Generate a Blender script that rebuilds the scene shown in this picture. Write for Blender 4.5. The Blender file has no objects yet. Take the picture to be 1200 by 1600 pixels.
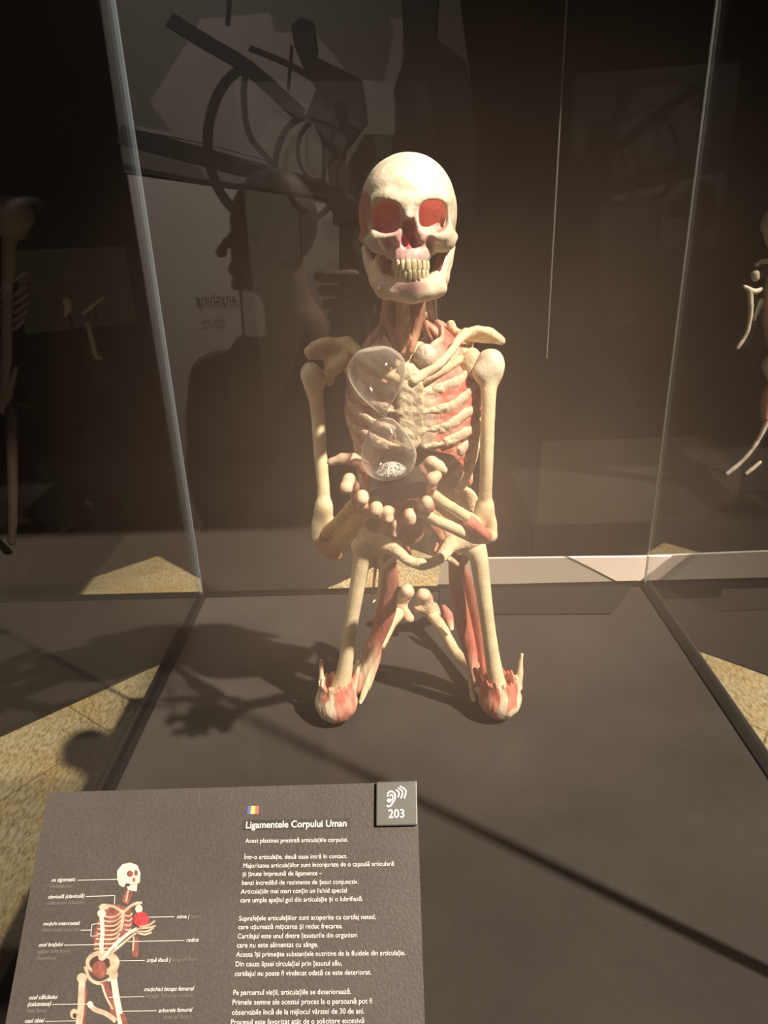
import bpy, bmesh, math, random
import numpy as np
from mathutils import Vector, Matrix

random.seed(7)
SC = bpy.context.scene
COL = SC.collection

# ------------------------------------------------------------------ camera
EYE = np.array([0.0, 0.0, 1.02])          # plinth top is z = 0
FPX = 1125.0
def _n(v): return v / np.linalg.norm(v)
_up = -_n(np.array([93.0, -2661.0, -FPX]))
_fw = np.array([8.0, 476.0, -FPX]); _fw = _n(_fw - _up * _fw.dot(_up))
_rt = np.cross(_fw, _up)
ROT = np.array([_rt, _fw, _up])           # camera axes -> world
cam_data = bpy.data.cameras.new('camera')
cam = bpy.data.objects.new('camera', cam_data); COL.objects.link(cam)
cam_data.sensor_fit = 'HORIZONTAL'; cam_data.sensor_width = 36.0
cam_data.lens = FPX / 1200.0 * 36.0
cam_data.clip_start = 0.02
_m = Matrix([list(ROT[i]) + [EYE[i]] for i in range(3)] + [[0, 0, 0, 1]])
cam.matrix_world = _m
SC.camera = cam

# ------------------------------------------------------------------ light
SC.view_settings.view_transform = 'Standard'
SC.view_settings.look = 'None'
SC.view_settings.gamma = 1.0
SC.view_settings.exposure = 0.16
SC.cycles.use_denoising = True
SC.cycles.max_bounces = 8
SC.cycles.transparent_max_bounces = 24
SC.cycles.sample_clamp_indirect = 4.0

world = bpy.data.worlds.new('world'); SC.world = world
world.use_nodes = True
world.node_tree.nodes['Background'].inputs[0].default_value = (1.0, 0.80, 0.62, 1)
world.node_tree.nodes['Background'].inputs[1].default_value = 0.10

SUN_TO = np.array([0.67, -0.46, 1.0])      # towards the sun
sun_d = bpy.data.lights.new('sun', 'SUN'); sun = bpy.data.objects.new('sun', sun_d); COL.objects.link(sun)
sun_d.energy = 12.5; sun_d.angle = math.radians(1.3); sun_d.color = (1.0, 0.825, 0.66)
sun.rotation_euler = Vector(SUN_TO).to_track_quat('Z', 'Y').to_euler()
sun.location = (4, -3, 6)

def area_light(name, loc, target, size, energy, color=(1, .9, .8)):
    d = bpy.data.lights.new(name, 'AREA'); o = bpy.data.objects.new(name, d); COL.objects.link(o)
    d.energy = energy; d.size = size; d.color = color; d.spread = math.radians(140)
    o.location = loc
    o.rotation_euler = (Vector(loc) - Vector(target)).to_track_quat('Z', 'Y').to_euler()
    return o
area_light('mural_fill', (-0.9, -1.15, 2.5), (-0.7, -2.4, 0.7), 0.6, 38)  # added unseen light that brightens the wall picture for its reflection
area_light('exhibit_fill', (2.2, 1.6, 2.4), (2.4, 3.6, 0.6), 0.15, 2.5, (1, .95, .9))  # added fill for the skeleton at the right edge, no real fixture
area_light('gallery_fill', (-2.2, 2.2, 2.6), (-2.3, 3.8, 0.6), 0.15, .12, (1, .92, .85))  # added faint fill for the exhibits on the left, no real fixture

# ------------------------------------------------------------------ helpers
def W(px, py, d):
    """the point of the place that stands d metres in front of the camera and shows at that spot of the photograph"""
    v = ROT @ np.array([px - 600.0, 800.0 - py, -FPX])
    return EYE + v * (d / v[1])
def WZ(px, py, z):
    v = ROT @ np.array([px - 600.0, 800.0 - py, -FPX])
    return EYE + v * ((z - EYE[2]) / v[2])

def new_mat(name):
    m = bpy.data.materials.new(name); m.use_nodes = True
    return m, m.node_tree.nodes, m.node_tree.links, m.node_tree.nodes['Principled BSDF']
def plain(name, col, rough=0.5, metal=0.0, spec=0.5, bump=0.0, bscale=200.0, vary=0.0, vscale=8.0):
    m, N, L, b = new_mat(name)
    b.inputs['Base Color'].default_value = (*col, 1)
    b.inputs['Roughness'].default_value = rough
    b.inputs['Metallic'].default_value = metal
    b.inputs['Specular IOR Level'].default_value = spec
    tc = N.new('ShaderNodeTexCoord')
    if vary:
        t = N.new('ShaderNodeTexNoise'); t.inputs['Scale'].default_value = vscale; t.inputs['Detail'].default_value = 6
        L.new(tc.outputs['Object'], t.inputs['Vector'])
        r = N.new('ShaderNodeValToRGB')
        r.color_ramp.elements[0].position = .3; r.color_ramp.elements[1].position = .7
        r.color_ramp.elements[0].color = (*[c * (1 - vary) for c in col], 1)
        r.color_ramp.elements[1].color = (*[min(1, c * (1 + vary)) for c in col], 1)
        L.new(t.outputs[0], r.inputs[0]); L.new(r.outputs[0], b.inputs['Base Color'])
    if bump:
        t = N.new('ShaderNodeTexNoise'); t.inputs['Scale'].default_value = bscale; t.inputs['Detail'].default_value = 4
        L.new(tc.outputs['Object'], t.inputs['Vector'])
        k = N.new('ShaderNodeBump'); k.inputs['Strength'].default_value = bump; k.inputs['Distance'].default_value = .002
        L.new(t.outputs[0], k.inputs['Height']); L.new(k.outputs[0], b.inputs['Normal'])
    return m

def tint_mat(name, rough, bump, scale, vary=0.18, stretch=(1, 1, 1), bscale=None, dist=.002, sss=0.0):
    """uses the per-point colour of the specimen (bone, stain, muscle) broken up with noise"""
    m, N, L, b = new_mat(name)
    a = N.new('ShaderNodeAttribute'); a.attribute_name = 'tint'
    tc = N.new('ShaderNodeTexCoord'); mp = N.new('ShaderNodeMapping'); mp.inputs['Scale'].default_value = stretch
    L.new(tc.outputs['Object'], mp.inputs[0])
    t = N.new('ShaderNodeTexNoise'); t.inputs['Scale'].default_value = scale; t.inputs['Detail'].default_value = 6; t.inputs['Roughness'].default_value = .65
    L.new(mp.outputs[0], t.inputs['Vector'])
    r = N.new('ShaderNodeMapRange'); r.inputs['From Min'].default_value = .3; r.inputs['From Max'].default_value = .7
    r.inputs['To Min'].default_value = 1 - vary; r.inputs['To Max'].default_value = 1 + vary * .6
    L.new(t.outputs[0], r.inputs['Value'])
    mu = N.new('ShaderNodeVectorMath'); mu.operation = 'SCALE'
    L.new(a.outputs['Color'], mu.inputs[0]); L.new(r.outputs[0], mu.inputs['Scale'])
    L.new(mu.outputs[0], b.inputs['Base Color'])
    b.inputs['Roughness'].default_value = rough
    if sss:
        b.inputs['Subsurface Weight'].default_value = sss
        b.inputs['Subsurface Radius'].default_value = (1, .45, .25); b.inputs['Subsurface Scale'].default_value = .006
    t2 = N.new('ShaderNodeTexNoise'); t2.inputs['Scale'].default_value = bscale or scale * 2; t2.inputs['Detail'].default_value = 5
    L.new(mp.outputs[0], t2.inputs['Vector'])
    k = N.new('ShaderNodeBump'); k.inputs['Strength'].default_value = bump; k.inputs['Distance'].default_value = dist
    L.new(t2.outputs[0], k.inputs['Height']); L.new(k.outputs[0], b.inputs['Normal'])
    return m

M = {}
M['bone'] = tint_mat('bone', .55, .45, 26, .24, bscale=190, dist=.0018)
M['rough_bone'] = tint_mat('rough_bone', .6, .9, 45, .34, bscale=150, dist=.003)
M['muscle'] = tint_mat('muscle', .5, .8, 60, .32, (1, 1, .14), bscale=150, dist=.003)
M['tooth'] = plain('tooth', (.80, .70, .46), .3)

CREAM = np.array([.80, .68, .45]); PALE = np.array([.63, .56, .445]); PINK = np.array([.72, .36, .33])
RED = np.array([.52, .125, .10]); DARKRED = np.array([.22, .06, .05]); OCHRE = np.array([.62, .40, .14])
BEIGE = np.array([.66, .50, .34]); BROWN = np.array([.30, .16, .10])

def tag(o, label=None, cat=None, group=None, kind=None):
    if label: o['label'] = label
    if cat: o['category'] = cat
    if group: o['group'] = group
    if kind: o['kind'] = kind
    return o
def empty(name, loc, label, cat, group=None):
    o = bpy.data.objects.new(name, None); COL.objects.link(o)
    o.location = loc; o.empty_display_size = .05
    bpy.context.view_layer.update()
    return tag(o, label, cat, group)
def rel(parent):
    """world place of a parent (nothing here is rotated), so that children can be given in world coordinates"""
    v = np.zeros(3)
    while parent is not None:
        v = v + np.array(parent.location); parent = parent.parent
    return v

def mesh_from(verts, faces, cols=None, name='mesh'):
    me = bpy.data.meshes.new(name)
    me.from_pydata([tuple(map(float, v)) for v in verts], [], [tuple(map(int, f)) for f in faces])
    if cols is not None:
        at = me.attributes.new('tint', 'FLOAT_COLOR', 'POINT')
        c = np.ones((len(verts), 4), dtype=np.float32); c[:, :3] = np.clip(cols, 0, 1)
        at.data.foreach_set('color', c.ravel())
    me.update()
    return me

# ------------------------------------------------------------------ implicit shapes
def length(v): return np.sqrt((v * v).sum(-1))
def sph(P, c, r): return length(P - c) - r
def ell(P, c, r, rot=None, p=2):
    q = P - c
    if rot is not None: q = q @ rot
    r = np.asarray(r, float)
    if p == 2:
        k0 = length(q / r); k1 = length(q / (r * r)) + 1e-9
        return k0 * (k0 - 1) / k1
    k0 = (np.abs(q / r) ** p).sum(-1) ** (1 / p)
    return (k0 - 1) * r.min()
def rotz(a): c, s = math.cos(a), math.sin(a); return np.array([[c, -s, 0], [s, c, 0], [0, 0, 1.0]])
def rotx(a): c, s = math.cos(a), math.sin(a); return np.array([[1, 0, 0], [0, c, -s], [0, s, c.real]])
def roty(a): c, s = math.cos(a), math.sin(a); return np.array([[c, 0, s], [0, 1, 0], [-s, 0, c]])
def cap(P, a, b, ra, rb=None):
    rb = ra if rb is None else rb
    ab = b - a; t = np.clip(((P - a) @ ab) / (ab.dot(ab) + 1e-12), 0, 1)
    return length(P - (a + t[:, None] * ab)) - (ra + (rb - ra) * t)
def smin(a, b, k):
    if k <= 0: return np.minimum(a, b)
    h = np.clip(.5 + .5 * (b - a) / k, 0, 1)
    return b + (a - b) * h - k * h * (1 - h)
def smax(a, b, k): return -smin(-a, -b, k)
def chain(P, pts, rad, k=.004):
    """round limb through the points, its thickness changing smoothly along the way"""
    q = np.column_stack([np.array(pts, float), np.array(rad, float)])
    if len(q) > 2: q = spline(q, 3 * (len(q) - 1) + 1)
    d = None
    for i in range(len(q) - 1):
        e = cap(P, q[i, :3], q[i + 1, :3], q[i, 3], q[i + 1, 3])
        d = e if d is None else np.minimum(d, e)
    return d
def box(P, c, h, r=0.0, rot=None):
    q = P - c
    if rot is not None: q = q @ rot
    q = np.abs(q) - (np.asarray(h) - r)
    return length(np.maximum(q, 0)) + np.minimum(q.max(-1), 0) - r
def wob(P, f, s=0.0):
    x, y, z = (P * f).T
    return (np.sin(x + 1.7 * np.sin(y * .8 + s)) * np.sin(y + 1.3 * np.sin(z * .9 + s)) + np.sin(z * 1.3 + 1.1 * np.sin(x * 1.1 + s)) * .7) / 1.7

def surface(f, lo, hi, h):
    """naive surface nets"""
    lo = np.asarray(lo, float); hi = np.asarray(hi, float)
    n = np.maximum(np.ceil((hi - lo) / h).astype(int) + 1, 4)
    ax = [lo[i] + h * np.arange(n[i]) for i in range(3)]
    F = np.empty(tuple(n), dtype=np.float32)
    YZ = np.stack(np.meshgrid(ax[1], ax[2], indexing='ij'), -1).reshape(-1, 2)
    step = max(1, 200000 // len(YZ))
    for i in range(0, n[0], step):
        xs = ax[0][i:i + step]
        P = np.concatenate([np.repeat(xs, len(YZ))[:, None], np.tile(YZ, (len(xs), 1))], 1)
        F[i:i + step] = f(P).reshape(len(xs), n[1], n[2])
    F[0] = np.maximum(F[0], h); F[-1] = np.maximum(F[-1], h); F[:, 0] = np.maximum(F[:, 0], h); F[:, -1] = np.maximum(F[:, -1], h)
    F[:, :, 0] = np.maximum(F[:, :, 0], h); F[:, :, -1] = np.maximum(F[:, :, -1], h)
    S = F < 0
    c = n - 1
    acc = np.zeros(tuple(c) + (3,), dtype=np.float32); cnt = np.zeros(tuple(c), dtype=np.float32)
    def sl(o): return tuple(slice(o[i], o[i] + c[i]) for i in range(3))
    corners = [(i, j, k) for i in (0, 1) for j in (0, 1) for k in (0, 1)]
    for a in range(3):
        for o in corners:
            if o[a]: continue
            o2 = list(o); o2[a] = 1
            A = F[sl(o)]; B = F[sl(o2)]
            m = (A < 0) != (B < 0)
            t = np.where(m, A / np.where(m, A - B, 1), 0)
            for ax_ in range(3):
                acc[..., ax_] += np.where(m, (t if ax_ == a else o[ax_]), 0)
            cnt += m
    act = cnt > 0
    idx = -np.ones(tuple(c), dtype=np.int64); idx[act] = np.arange(act.sum())
    ii = np.argwhere(act)
    V = lo + h * (ii + acc[act] / cnt[act][:, None])
    faces = []
    for a in range(3):
        b, d = (a + 1) % 3, (a + 2) % 3
        s0 = [slice(1, -1)] * 3; s1 = [slice(1, -1)] * 3
        s0[a] = slice(0, n[a] - 1); s1[a] = slice(1, n[a])
        A = S[tuple(s0)]; B = S[tuple(s1)]
        e = np.argwhere(A != B)
        if not len(e): continue
        inside_first = A[tuple(e.T)]
        base = e.copy(); base[:, b] += 1; base[:, d] += 1
        def at(db, dd):
            q = base.copy(); q[:, b] -= db; q[:, d] -= dd
            return idx[tuple(q.T)]
        q = np.stack([at(1, 1), at(0, 1), at(0, 0), at(1, 0)], 1)
        q[~inside_first] = q[~inside_first][:, ::-1]
        faces.append(q)
    return V, np.concatenate(faces)

def sculpt(name, f, lo, hi, h, color, mat, parent=None):
    V, Fc = surface(f, lo, hi, h)
    cols = color(V) if callable(color) else np.tile(np.asarray(color, float), (len(V), 1))
    o = rel(parent)
    me = mesh_from(V - o, Fc, cols, name)
    ob = bpy.data.objects.new(name, me); COL.objects.link(ob)
    me.materials.append(mat); me.polygons.foreach_set('use_smooth', [True] * len(me.polygons))
    if parent is not None: ob.parent = parent
    return ob
def bounds(pts, rad, pad=.006):
    pts = np.array(pts); r = np.max(rad) + pad
    return pts.min(0) - r, pts.max(0) + r
def mixc(a, b, t): return a + (b - a) * np.clip(t, 0, 1)[:, None]
def near(V, c, r, soft=.5):
    """1 inside an ellipsoid-shaped spot, fading to 0 at its rim"""
    k = length((V - c) / np.asarray(r, float))
    return np.clip((1 - k) / soft, 0, 1)

def spline(pts, n):
    pts = np.array(pts, float); m = len(pts)
    out = []
    ext = np.vstack([2 * pts[0] - pts[1], pts, 2 * pts[-1] - pts[-2]])
    for u in np.linspace(0, m - 1, n):
        i = min(int(u), m - 2); t = u - i
        p0, p1, p2, p3 = ext[i], ext[i + 1], ext[i + 2], ext[i + 3]
        out.append(.5 * ((2 * p1) + (-p0 + p2) * t + (2 * p0 - 5 * p1 + 4 * p2 - p3) * t * t + (-p0 + 3 * p1 - 3 * p2 + p3) * t ** 3))
    return np.array(out)
def tube_data(pts, ra, rb=None, n=12, up=(0, 0, 1)):
    """a closed tube with elliptic section: ra across, rb along 'up'"""
    pts = np.asarray(pts, float); m = len(pts)
    ra = np.broadcast_to(np.asarray(ra, float), (m,)); rb = ra if rb is None else np.broadcast_to(np.asarray(rb, float), (m,))
    T = np.gradient(pts, axis=0); T /= np.linalg.norm(T, axis=1)[:, None] + 1e-12
    up = np.asarray(up, float)
    V, Fc = [], []
    for i in range(m):
        s = np.cross(T[i], up); s = s / (np.linalg.norm(s) + 1e-9); u = np.cross(s, T[i])
        for k in range(n):
            a = 2 * math.pi * k / n
            V.append(pts[i] + s * ra[i] * math.cos(a) + u * rb[i] * math.sin(a))
    for i in range(m - 1):
        for k in range(n):
            k2 = (k + 1) % n
            Fc.append((i * n + k, i * n + k2, (i + 1) * n + k2, (i + 1) * n + k))
    Fc.append(tuple(range(n - 1, -1, -1))); Fc.append(tuple((m - 1) * n + k for k in range(n)))
    return np.array(V), Fc
def tube(name, pts, ra, rb=None, n=12, up=(0, 0, 1), col=CREAM, mat=None, parent=None):
    V, Fc = tube_data(pts, ra, rb, n, up)
    o = rel(parent)
    cols = col(V) if callable(col) else np.tile(np.asarray(col, float), (len(V), 1))
    me = mesh_from(V - o, Fc, cols, name)
    ob = bpy.data.objects.new(name, me); COL.objects.link(ob)
    me.materials.append(mat); me.polygons.foreach_set('use_smooth', [True] * len(me.polygons))
    if parent is not None: ob.parent = parent
    return ob
def boxmesh(name, lo, hi, mat, parent=None, bevel=0.0, seg=2):
    lo = np.array(lo, float); hi = np.array(hi, float); o = rel(parent)
    bm = bmesh.new(); bmesh.ops.create_cube(bm, size=1)
    for v in bm.verts:
        for i in range(3): v.co[i] = (lo[i] + hi[i]) / 2 + v.co[i] * (hi[i] - lo[i]) - o[i]
    if bevel: bmesh.ops.bevel(bm, geom=bm.edges[:], offset=bevel, segments=seg, affect='EDGES', profile=.5)
    me = bpy.data.meshes.new(name); bm.to_mesh(me); bm.free()
    me.materials.append(mat)
    ob = bpy.data.objects.new(name, me); COL.objects.link(ob)
    if parent is not None: ob.parent = parent
    return ob
def prism(name, ring, vec, mat, parent=None):
    """flat outline pushed along vec into a solid"""
    ring = [np.asarray(p, float) for p in ring]; n = len(ring); vec = np.asarray(vec, float); o = rel(parent)
    V = [p - o for p in ring] + [p + vec - o for p in ring]
    Fc = [tuple(range(n)), tuple(range(2 * n - 1, n - 1, -1))] + [((i + 1) % n, i, n + i, n + (i + 1) % n) for i in range(n)]
    me = mesh_from(V, Fc, None, name); me.materials.append(mat)
    bm = bmesh.new(); bm.from_mesh(me); bmesh.ops.recalc_face_normals(bm, faces=bm.faces); bm.to_mesh(me); bm.free()
    ob = bpy.data.objects.new(name, me); COL.objects.link(ob)
    if parent is not None: ob.parent = parent
    return ob

# ================================================================== the setting
def granite():
    m, N, L, b = new_mat('granite')
    tc = N.new('ShaderNodeTexCoord')
    mp = N.new('ShaderNodeMapping'); mp.inputs['Scale'].default_value = (1, .45, 1); mp.inputs['Rotation'].default_value = (0, 0, .9)
    L.new(tc.outputs['Object'], mp.inputs[0])
    t = N.new('ShaderNodeTexNoise'); t.inputs['Scale'].default_value = 95; t.inputs['Detail'].default_value = 9; t.inputs['Roughness'].default_value = .75
    L.new(mp.outputs[0], t.inputs['Vector'])
    r = N.new('ShaderNodeValToRGB'); e = r.color_ramp.elements
    e[0].position = .33; e[0].color = (.07, .05, .022, 1)
    e[1].position = .62; e[1].color = (.44, .39, .28, 1)
    x = r.color_ramp.elements.new(.42); x.color = (.22, .17, .085, 1)
    x = r.color_ramp.elements.new(.5); x.color = (.33, .28, .165, 1)
    L.new(t.outputs[0], r.inputs[0])
    t2 = N.new('ShaderNodeTexNoise'); t2.inputs['Scale'].default_value = 7; t2.inputs['Detail'].default_value = 5
    L.new(tc.outputs['Object'], t2.inputs['Vector'])
    r2 = N.new('ShaderNodeValToRGB'); r2.color_ramp.elements[0].position = .42; r2.color_ramp.elements[1].position = .66
    r2.color_ramp.elements[0].color = (1, 1, 1, 1); r2.color_ramp.elements[1].color = (1.0, .88, .68, 1)
    L.new(t2.outputs[0], r2.inputs[0])
    mx = N.new('ShaderNodeMix'); mx.data_type = 'RGBA'; mx.blend_type = 'MULTIPLY'; mx.inputs[0].default_value = 1
    L.new(r.outputs[0], mx.inputs[6]); L.new(r2.outputs[0], mx.inputs[7])
    # joints between the slabs
    br = N.new('ShaderNodeTexBrick'); br.offset = 0.0; br.inputs['Scale'].default_value = 1.0
    br.inputs['Brick Width'].default_value = .6; br.inputs['Row Height'].default_value = .6; br.inputs['Mortar Size'].default_value = .003
    br.inputs['Color1'].default_value = (1, 1, 1, 1); br.inputs['Color2'].default_value = (.94, .94, .94, 1); br.inputs['Mortar'].default_value = (.5, .47, .42, 1)
    mp2 = N.new('ShaderNodeMapping'); mp2.inputs['Rotation'].default_value = (0, 0, .62); mp2.inputs['Location'].default_value = (.13, .2, 0)
    L.new(tc.outputs['Object'], mp2.inputs[0]); L.new(mp2.outputs[0], br.inputs['Vector'])
    mx2 = N.new('ShaderNodeMix'); mx2.data_type = 'RGBA'; mx2.blend_type = 'MULTIPLY'; mx2.inputs[0].default_value = 1
    L.new(mx.outputs[2], mx2.inputs[6]); L.new(br.outputs[0], mx2.inputs[7])
    L.new(mx2.outputs[2], b.inputs['Base Color'])
    b.inputs['Roughness'].default_value = .45
    return m

M['granite'] = granite()
M['black'] = plain('black_wall', (.006, .005, .005), .9, spec=.1)
M['flooring'] = plain('dark_flooring', (.022, .018, .015), .95, spec=.1, bump=.4, bscale=500)
def plinth_mat(name, col, vary):
    m, N, L, b = new_mat(name)
    tc = N.new('ShaderNodeTexCoord')
    t = N.new('ShaderNodeTexNoise'); t.inputs['Scale'].default_value = 5; t.inputs['Detail'].default_value = 7; t.inputs['Roughness'].default_value = .6
    L.new(tc.outputs['Object'], t.inputs['Vector'])
    r = N.new('ShaderNodeValToRGB'); r.color_ramp.elements[0].position = .35; r.color_ramp.elements[1].position = .65
    r.color_ramp.elements[0].color = (*[c * (1 - vary) for c in col], 1); r.color_ramp.elements[1].color = (*[c * (1 + vary) for c in col], 1)
    L.new(t.outputs[0], r.inputs[0])
    f = N.new('ShaderNodeTexNoise'); f.inputs['Scale'].default_value = 420; f.inputs['Detail'].default_value = 2
    L.new(tc.outputs['Object'], f.inputs['Vector'])
    mr = N.new('ShaderNodeMapRange'); mr.inputs['From Min'].default_value = .35; mr.inputs['From Max'].default_value = .65
    mr.inputs['To Min'].default_value = .9; mr.inputs['To Max'].default_value = 1.1
    L.new(f.outputs[0], mr.inputs[0])
    mu = N.new('ShaderNodeVectorMath'); mu.operation = 'SCALE'
    L.new(r.outputs[0], mu.inputs[0]); L.new(mr.outputs[0], mu.inputs['Scale'])
    L.new(mu.outputs[0], b.inputs['Base Color'])
    b.inputs['Roughness'].default_value = .5; b.inputs['Specular IOR Level'].default_value = .35
    k = N.new('ShaderNodeBump'); k.inputs['Strength'].default_value = .25; k.inputs['Distance'].default_value = .001
    L.new(f.outputs[0], k.inputs['Height']); L.new(k.outputs[0], b.inputs['Normal'])
    return m
M['plinth'] = plinth_mat('plinth_coating', (.043, .0365, .034), .12)
M['trim'] = plain('black_channel', (.012, .011, .010), .4)
M['steel'] = plain('grey_metal', (.30, .28, .26), .35, .6, bump=.05)

def fresnel_node(N, L, ior=1.5):
    """Fresnel share of a thin sheet, the same from either side"""
    fr = N.new('ShaderNodeFresnel'); ge = N.new('ShaderNodeNewGeometry')
    m = N.new('ShaderNodeMix'); m.data_type = 'FLOAT'
    L.new(ge.outputs['Backfacing'], m.inputs[0]); m.inputs[2].default_value = ior; m.inputs[3].default_value = 1 / ior
    L.new(m.outputs[0], fr.inputs[0])
    return fr
def glass_pane(name, refl=1.0, dust=0.004, glare=None):
    """thin clear sheet: passes light straight on, mirrors by Fresnel, carries a little dust that catches the sun, plus painted glare haze if asked for"""
    m = bpy.data.materials.new(name); m.use_nodes = True; N, L = m.node_tree.nodes, m.node_tree.links
    N.clear()
    out = N.new('ShaderNodeOutputMaterial')
    tr = N.new('ShaderNodeBsdfTransparent'); tr.inputs[0].default_value = (.97, .98, .975, 1)
    gl = N.new('ShaderNodeBsdfGlossy'); gl.inputs['Roughness'].default_value = 0.0
    fr = fresnel_node(N, L)
    mu = N.new('ShaderNodeMath'); mu.operation = 'MULTIPLY'; mu.inputs[1].default_value = refl; mu.use_clamp = True
    L.new(fr.outputs[0], mu.inputs[0])
    a = N.new('ShaderNodeMixShader'); L.new(mu.outputs[0], a.inputs[0]); L.new(tr.outputs[0], a.inputs[1]); L.new(gl.outputs[0], a.inputs[2])
    df = N.new('ShaderNodeBsdfDiffuse'); df.inputs[0].default_value = (.8, .61, .49, 1)
    tl = N.new('ShaderNodeBsdfTranslucent'); tl.inputs[0].default_value = (.8, .74, .68, 1)
    h = N.new('ShaderNodeMixShader'); h.inputs[0].default_value = .15
    L.new(df.outputs[0], h.inputs[1]); L.new(tl.outputs[0], h.inputs[2])
    b = N.new('ShaderNodeMixShader')
    tc = N.new('ShaderNodeTexCoord')
    t = N.new('ShaderNodeTexNoise'); t.inputs['Scale'].default_value = 5; t.inputs['Detail'].default_value = 5
    L.new(tc.outputs['Object'], t.inputs['Vector'])
    mr = N.new('ShaderNodeMapRange'); mr.inputs['From Min'].default_value = .3; mr.inputs['From Max'].default_value = .7
    mr.inputs['To Min'].default_value = .75; mr.inputs['To Max'].default_value = 1.25
    L.new(t.outputs[0], mr.inputs[0])
    dm = N.new('ShaderNodeMath'); dm.operation = 'MULTIPLY'; L.new(mr.outputs[0], dm.inputs[0]); dm.inputs[1].default_value = dust
    if glare:                                  # soft haze mixed in to stand for lens glare: (centre, radius, amount)
        c, rad, amt = glare
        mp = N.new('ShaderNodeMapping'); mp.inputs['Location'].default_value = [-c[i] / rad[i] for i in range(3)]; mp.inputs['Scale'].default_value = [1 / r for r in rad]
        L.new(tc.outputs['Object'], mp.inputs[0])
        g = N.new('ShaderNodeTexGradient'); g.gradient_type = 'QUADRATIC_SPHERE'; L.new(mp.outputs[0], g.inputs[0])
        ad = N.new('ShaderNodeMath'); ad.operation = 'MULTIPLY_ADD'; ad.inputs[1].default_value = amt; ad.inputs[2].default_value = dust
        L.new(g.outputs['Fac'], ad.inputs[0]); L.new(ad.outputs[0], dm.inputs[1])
    L.new(dm.outputs[0], b.inputs[0]); L.new(a.outputs[0], b.inputs[1]); L.new(h.outputs[0], b.inputs[2])
    L.new(b.outputs[0], out.inputs[0])
    return m
FLOOR = -0.57
X0, X1, Y0, Y1 = -0.585, 0.715, 0.55, 1.84

tag(boxmesh('floor', (-4, -2.6, FLOOR - .1), (4.5, 5.2, FLOOR), M['granite']), kind='structure')
tag(boxmesh('wall_back', (-4, 5.0, FLOOR), (4.5, 5.2, 2.9), M['black']), kind='structure')
tag(boxmesh('wall_left', (-4.15, -2.6, FLOOR), (-4, 5.2, 2.9), M['black']), kind='structure')
tag(boxmesh('wall_right', (4.5, -2.6, FLOOR), (4.65, 5.2, 2.9), M['black']), kind='structure')
tag(boxmesh('wall_front', (-4, -2.6, FLOOR), (4.5, -2.42, 2.9), M['black']), kind='structure')

# dark floor areas that border the diamond of granite round the case
cl = prism('flooring', [(-1.31 - 1.58, .45, FLOOR), (.074, 3.27, FLOOR), (.074, 4.99, FLOOR), (-3.91, 4.99, FLOOR), (-3.91, .45, FLOOR)], (0, 0, .006), M['flooring'])
tag(cl, 'dark flooring left of the display case, beyond the slanting edge of the granite', 'flooring')
cr = prism('flooring', [(.0745, 3.27, FLOOR), (1.18 + 2.03, .45, FLOOR), (4.4, .45, FLOOR), (4.4, 4.99, FLOOR), (.0745, 4.99, FLOOR)], (0, 0, .006), M['flooring'])
tag(cr, 'dark flooring right of the display case, beyond the slanting edge of the granite', 'flooring')

cb = prism('flooring', [(-3.9, -2.41, FLOOR), (4.4, -2.41, FLOOR), (4.4, .42, FLOOR), (-3.9, .42, FLOOR)], (0, 0, .006), M['flooring'])  # added out of view, keeps the sunlit floor from mirroring in the glass
tag(cb, 'added dark flooring in front of the display case, out of view', 'flooring')

# plinth with the black channel that holds the glass
plinth = boxmesh('display_plinth', (X0 - .012, Y0 - .012, FLOOR), (X1 + .012, Y1 + .012, 0), M['plinth'], bevel=.003)
tag(plinth, 'low square dark grey-brown plinth the kneeling skeleton is mounted on', 'plinth')
w = .026
for nm, lo, hi in (('left', (X0 - .004, Y0, .0), (X0 + w, Y1, .004)), ('right', (X1 - w, Y0, .0), (X1 + .004, Y1, .004)),
                   ('back', (X0 + w, Y1 - w, .0), (X1 - w, Y1 + .004, .004)), ('front', (X0 + w, Y0 - .004, .0), (X1 - w, Y0 + w, .004))):
    boxmesh('glass_channel', lo, hi, M['trim'], plinth)

HG = 1.95                                  # height of the glass
M['pane_back'] = glass_pane('pane_back', .55, .0006)
M['pane_side'] = glass_pane('pane_side', 1.9, .0008)
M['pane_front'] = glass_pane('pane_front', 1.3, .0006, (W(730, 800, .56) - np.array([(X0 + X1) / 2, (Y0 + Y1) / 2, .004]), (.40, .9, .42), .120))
M['pane_edge'] = plain('ground_glass_edge', (.10, .13, .155), .35)
M['pane_edge_dim'] = plain('ground_glass_edge_dim', (.13, .14, .145), .4)
case = empty('glass_case', ((X0 + X1) / 2, (Y0 + Y1) / 2, .004), 'tall frameless glass box standing on the plinth round the kneeling skeleton', 'glass case')
g = .008
boxmesh('glass_pane', (X0 + .014, Y1 - .014, .004), (X1 - .014, Y1 - .014 + g, HG), M['pane_back'], case)
boxmesh('glass_pane', (X0 + .006, Y0 + .014, .004), (X0 + .006 + g, Y1 - .014, HG), M['pane_side'], case)
boxmesh('glass_pane', (X1 - .006 - g, Y0 + .014, .004), (X1 - .006, Y1 - .014, HG), M['pane_side'], case)
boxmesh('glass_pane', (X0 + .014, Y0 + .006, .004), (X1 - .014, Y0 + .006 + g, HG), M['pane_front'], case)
for x, y, mm, ww in ((X0 + .010, Y1 - .010, 'pane_edge', .0042), (X1 - .010, Y1 - .010, 'pane_edge_dim', .0026), (X0 + .010, Y0 + .010, 'pane_edge_dim', .004), (X1 - .010, Y0 + .010, 'pane_edge_dim', .008)):
    boxmesh('corner_seam', (x - ww, y - ww, .004), (x + ww, y + ww, HG), M[mm], case)

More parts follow.
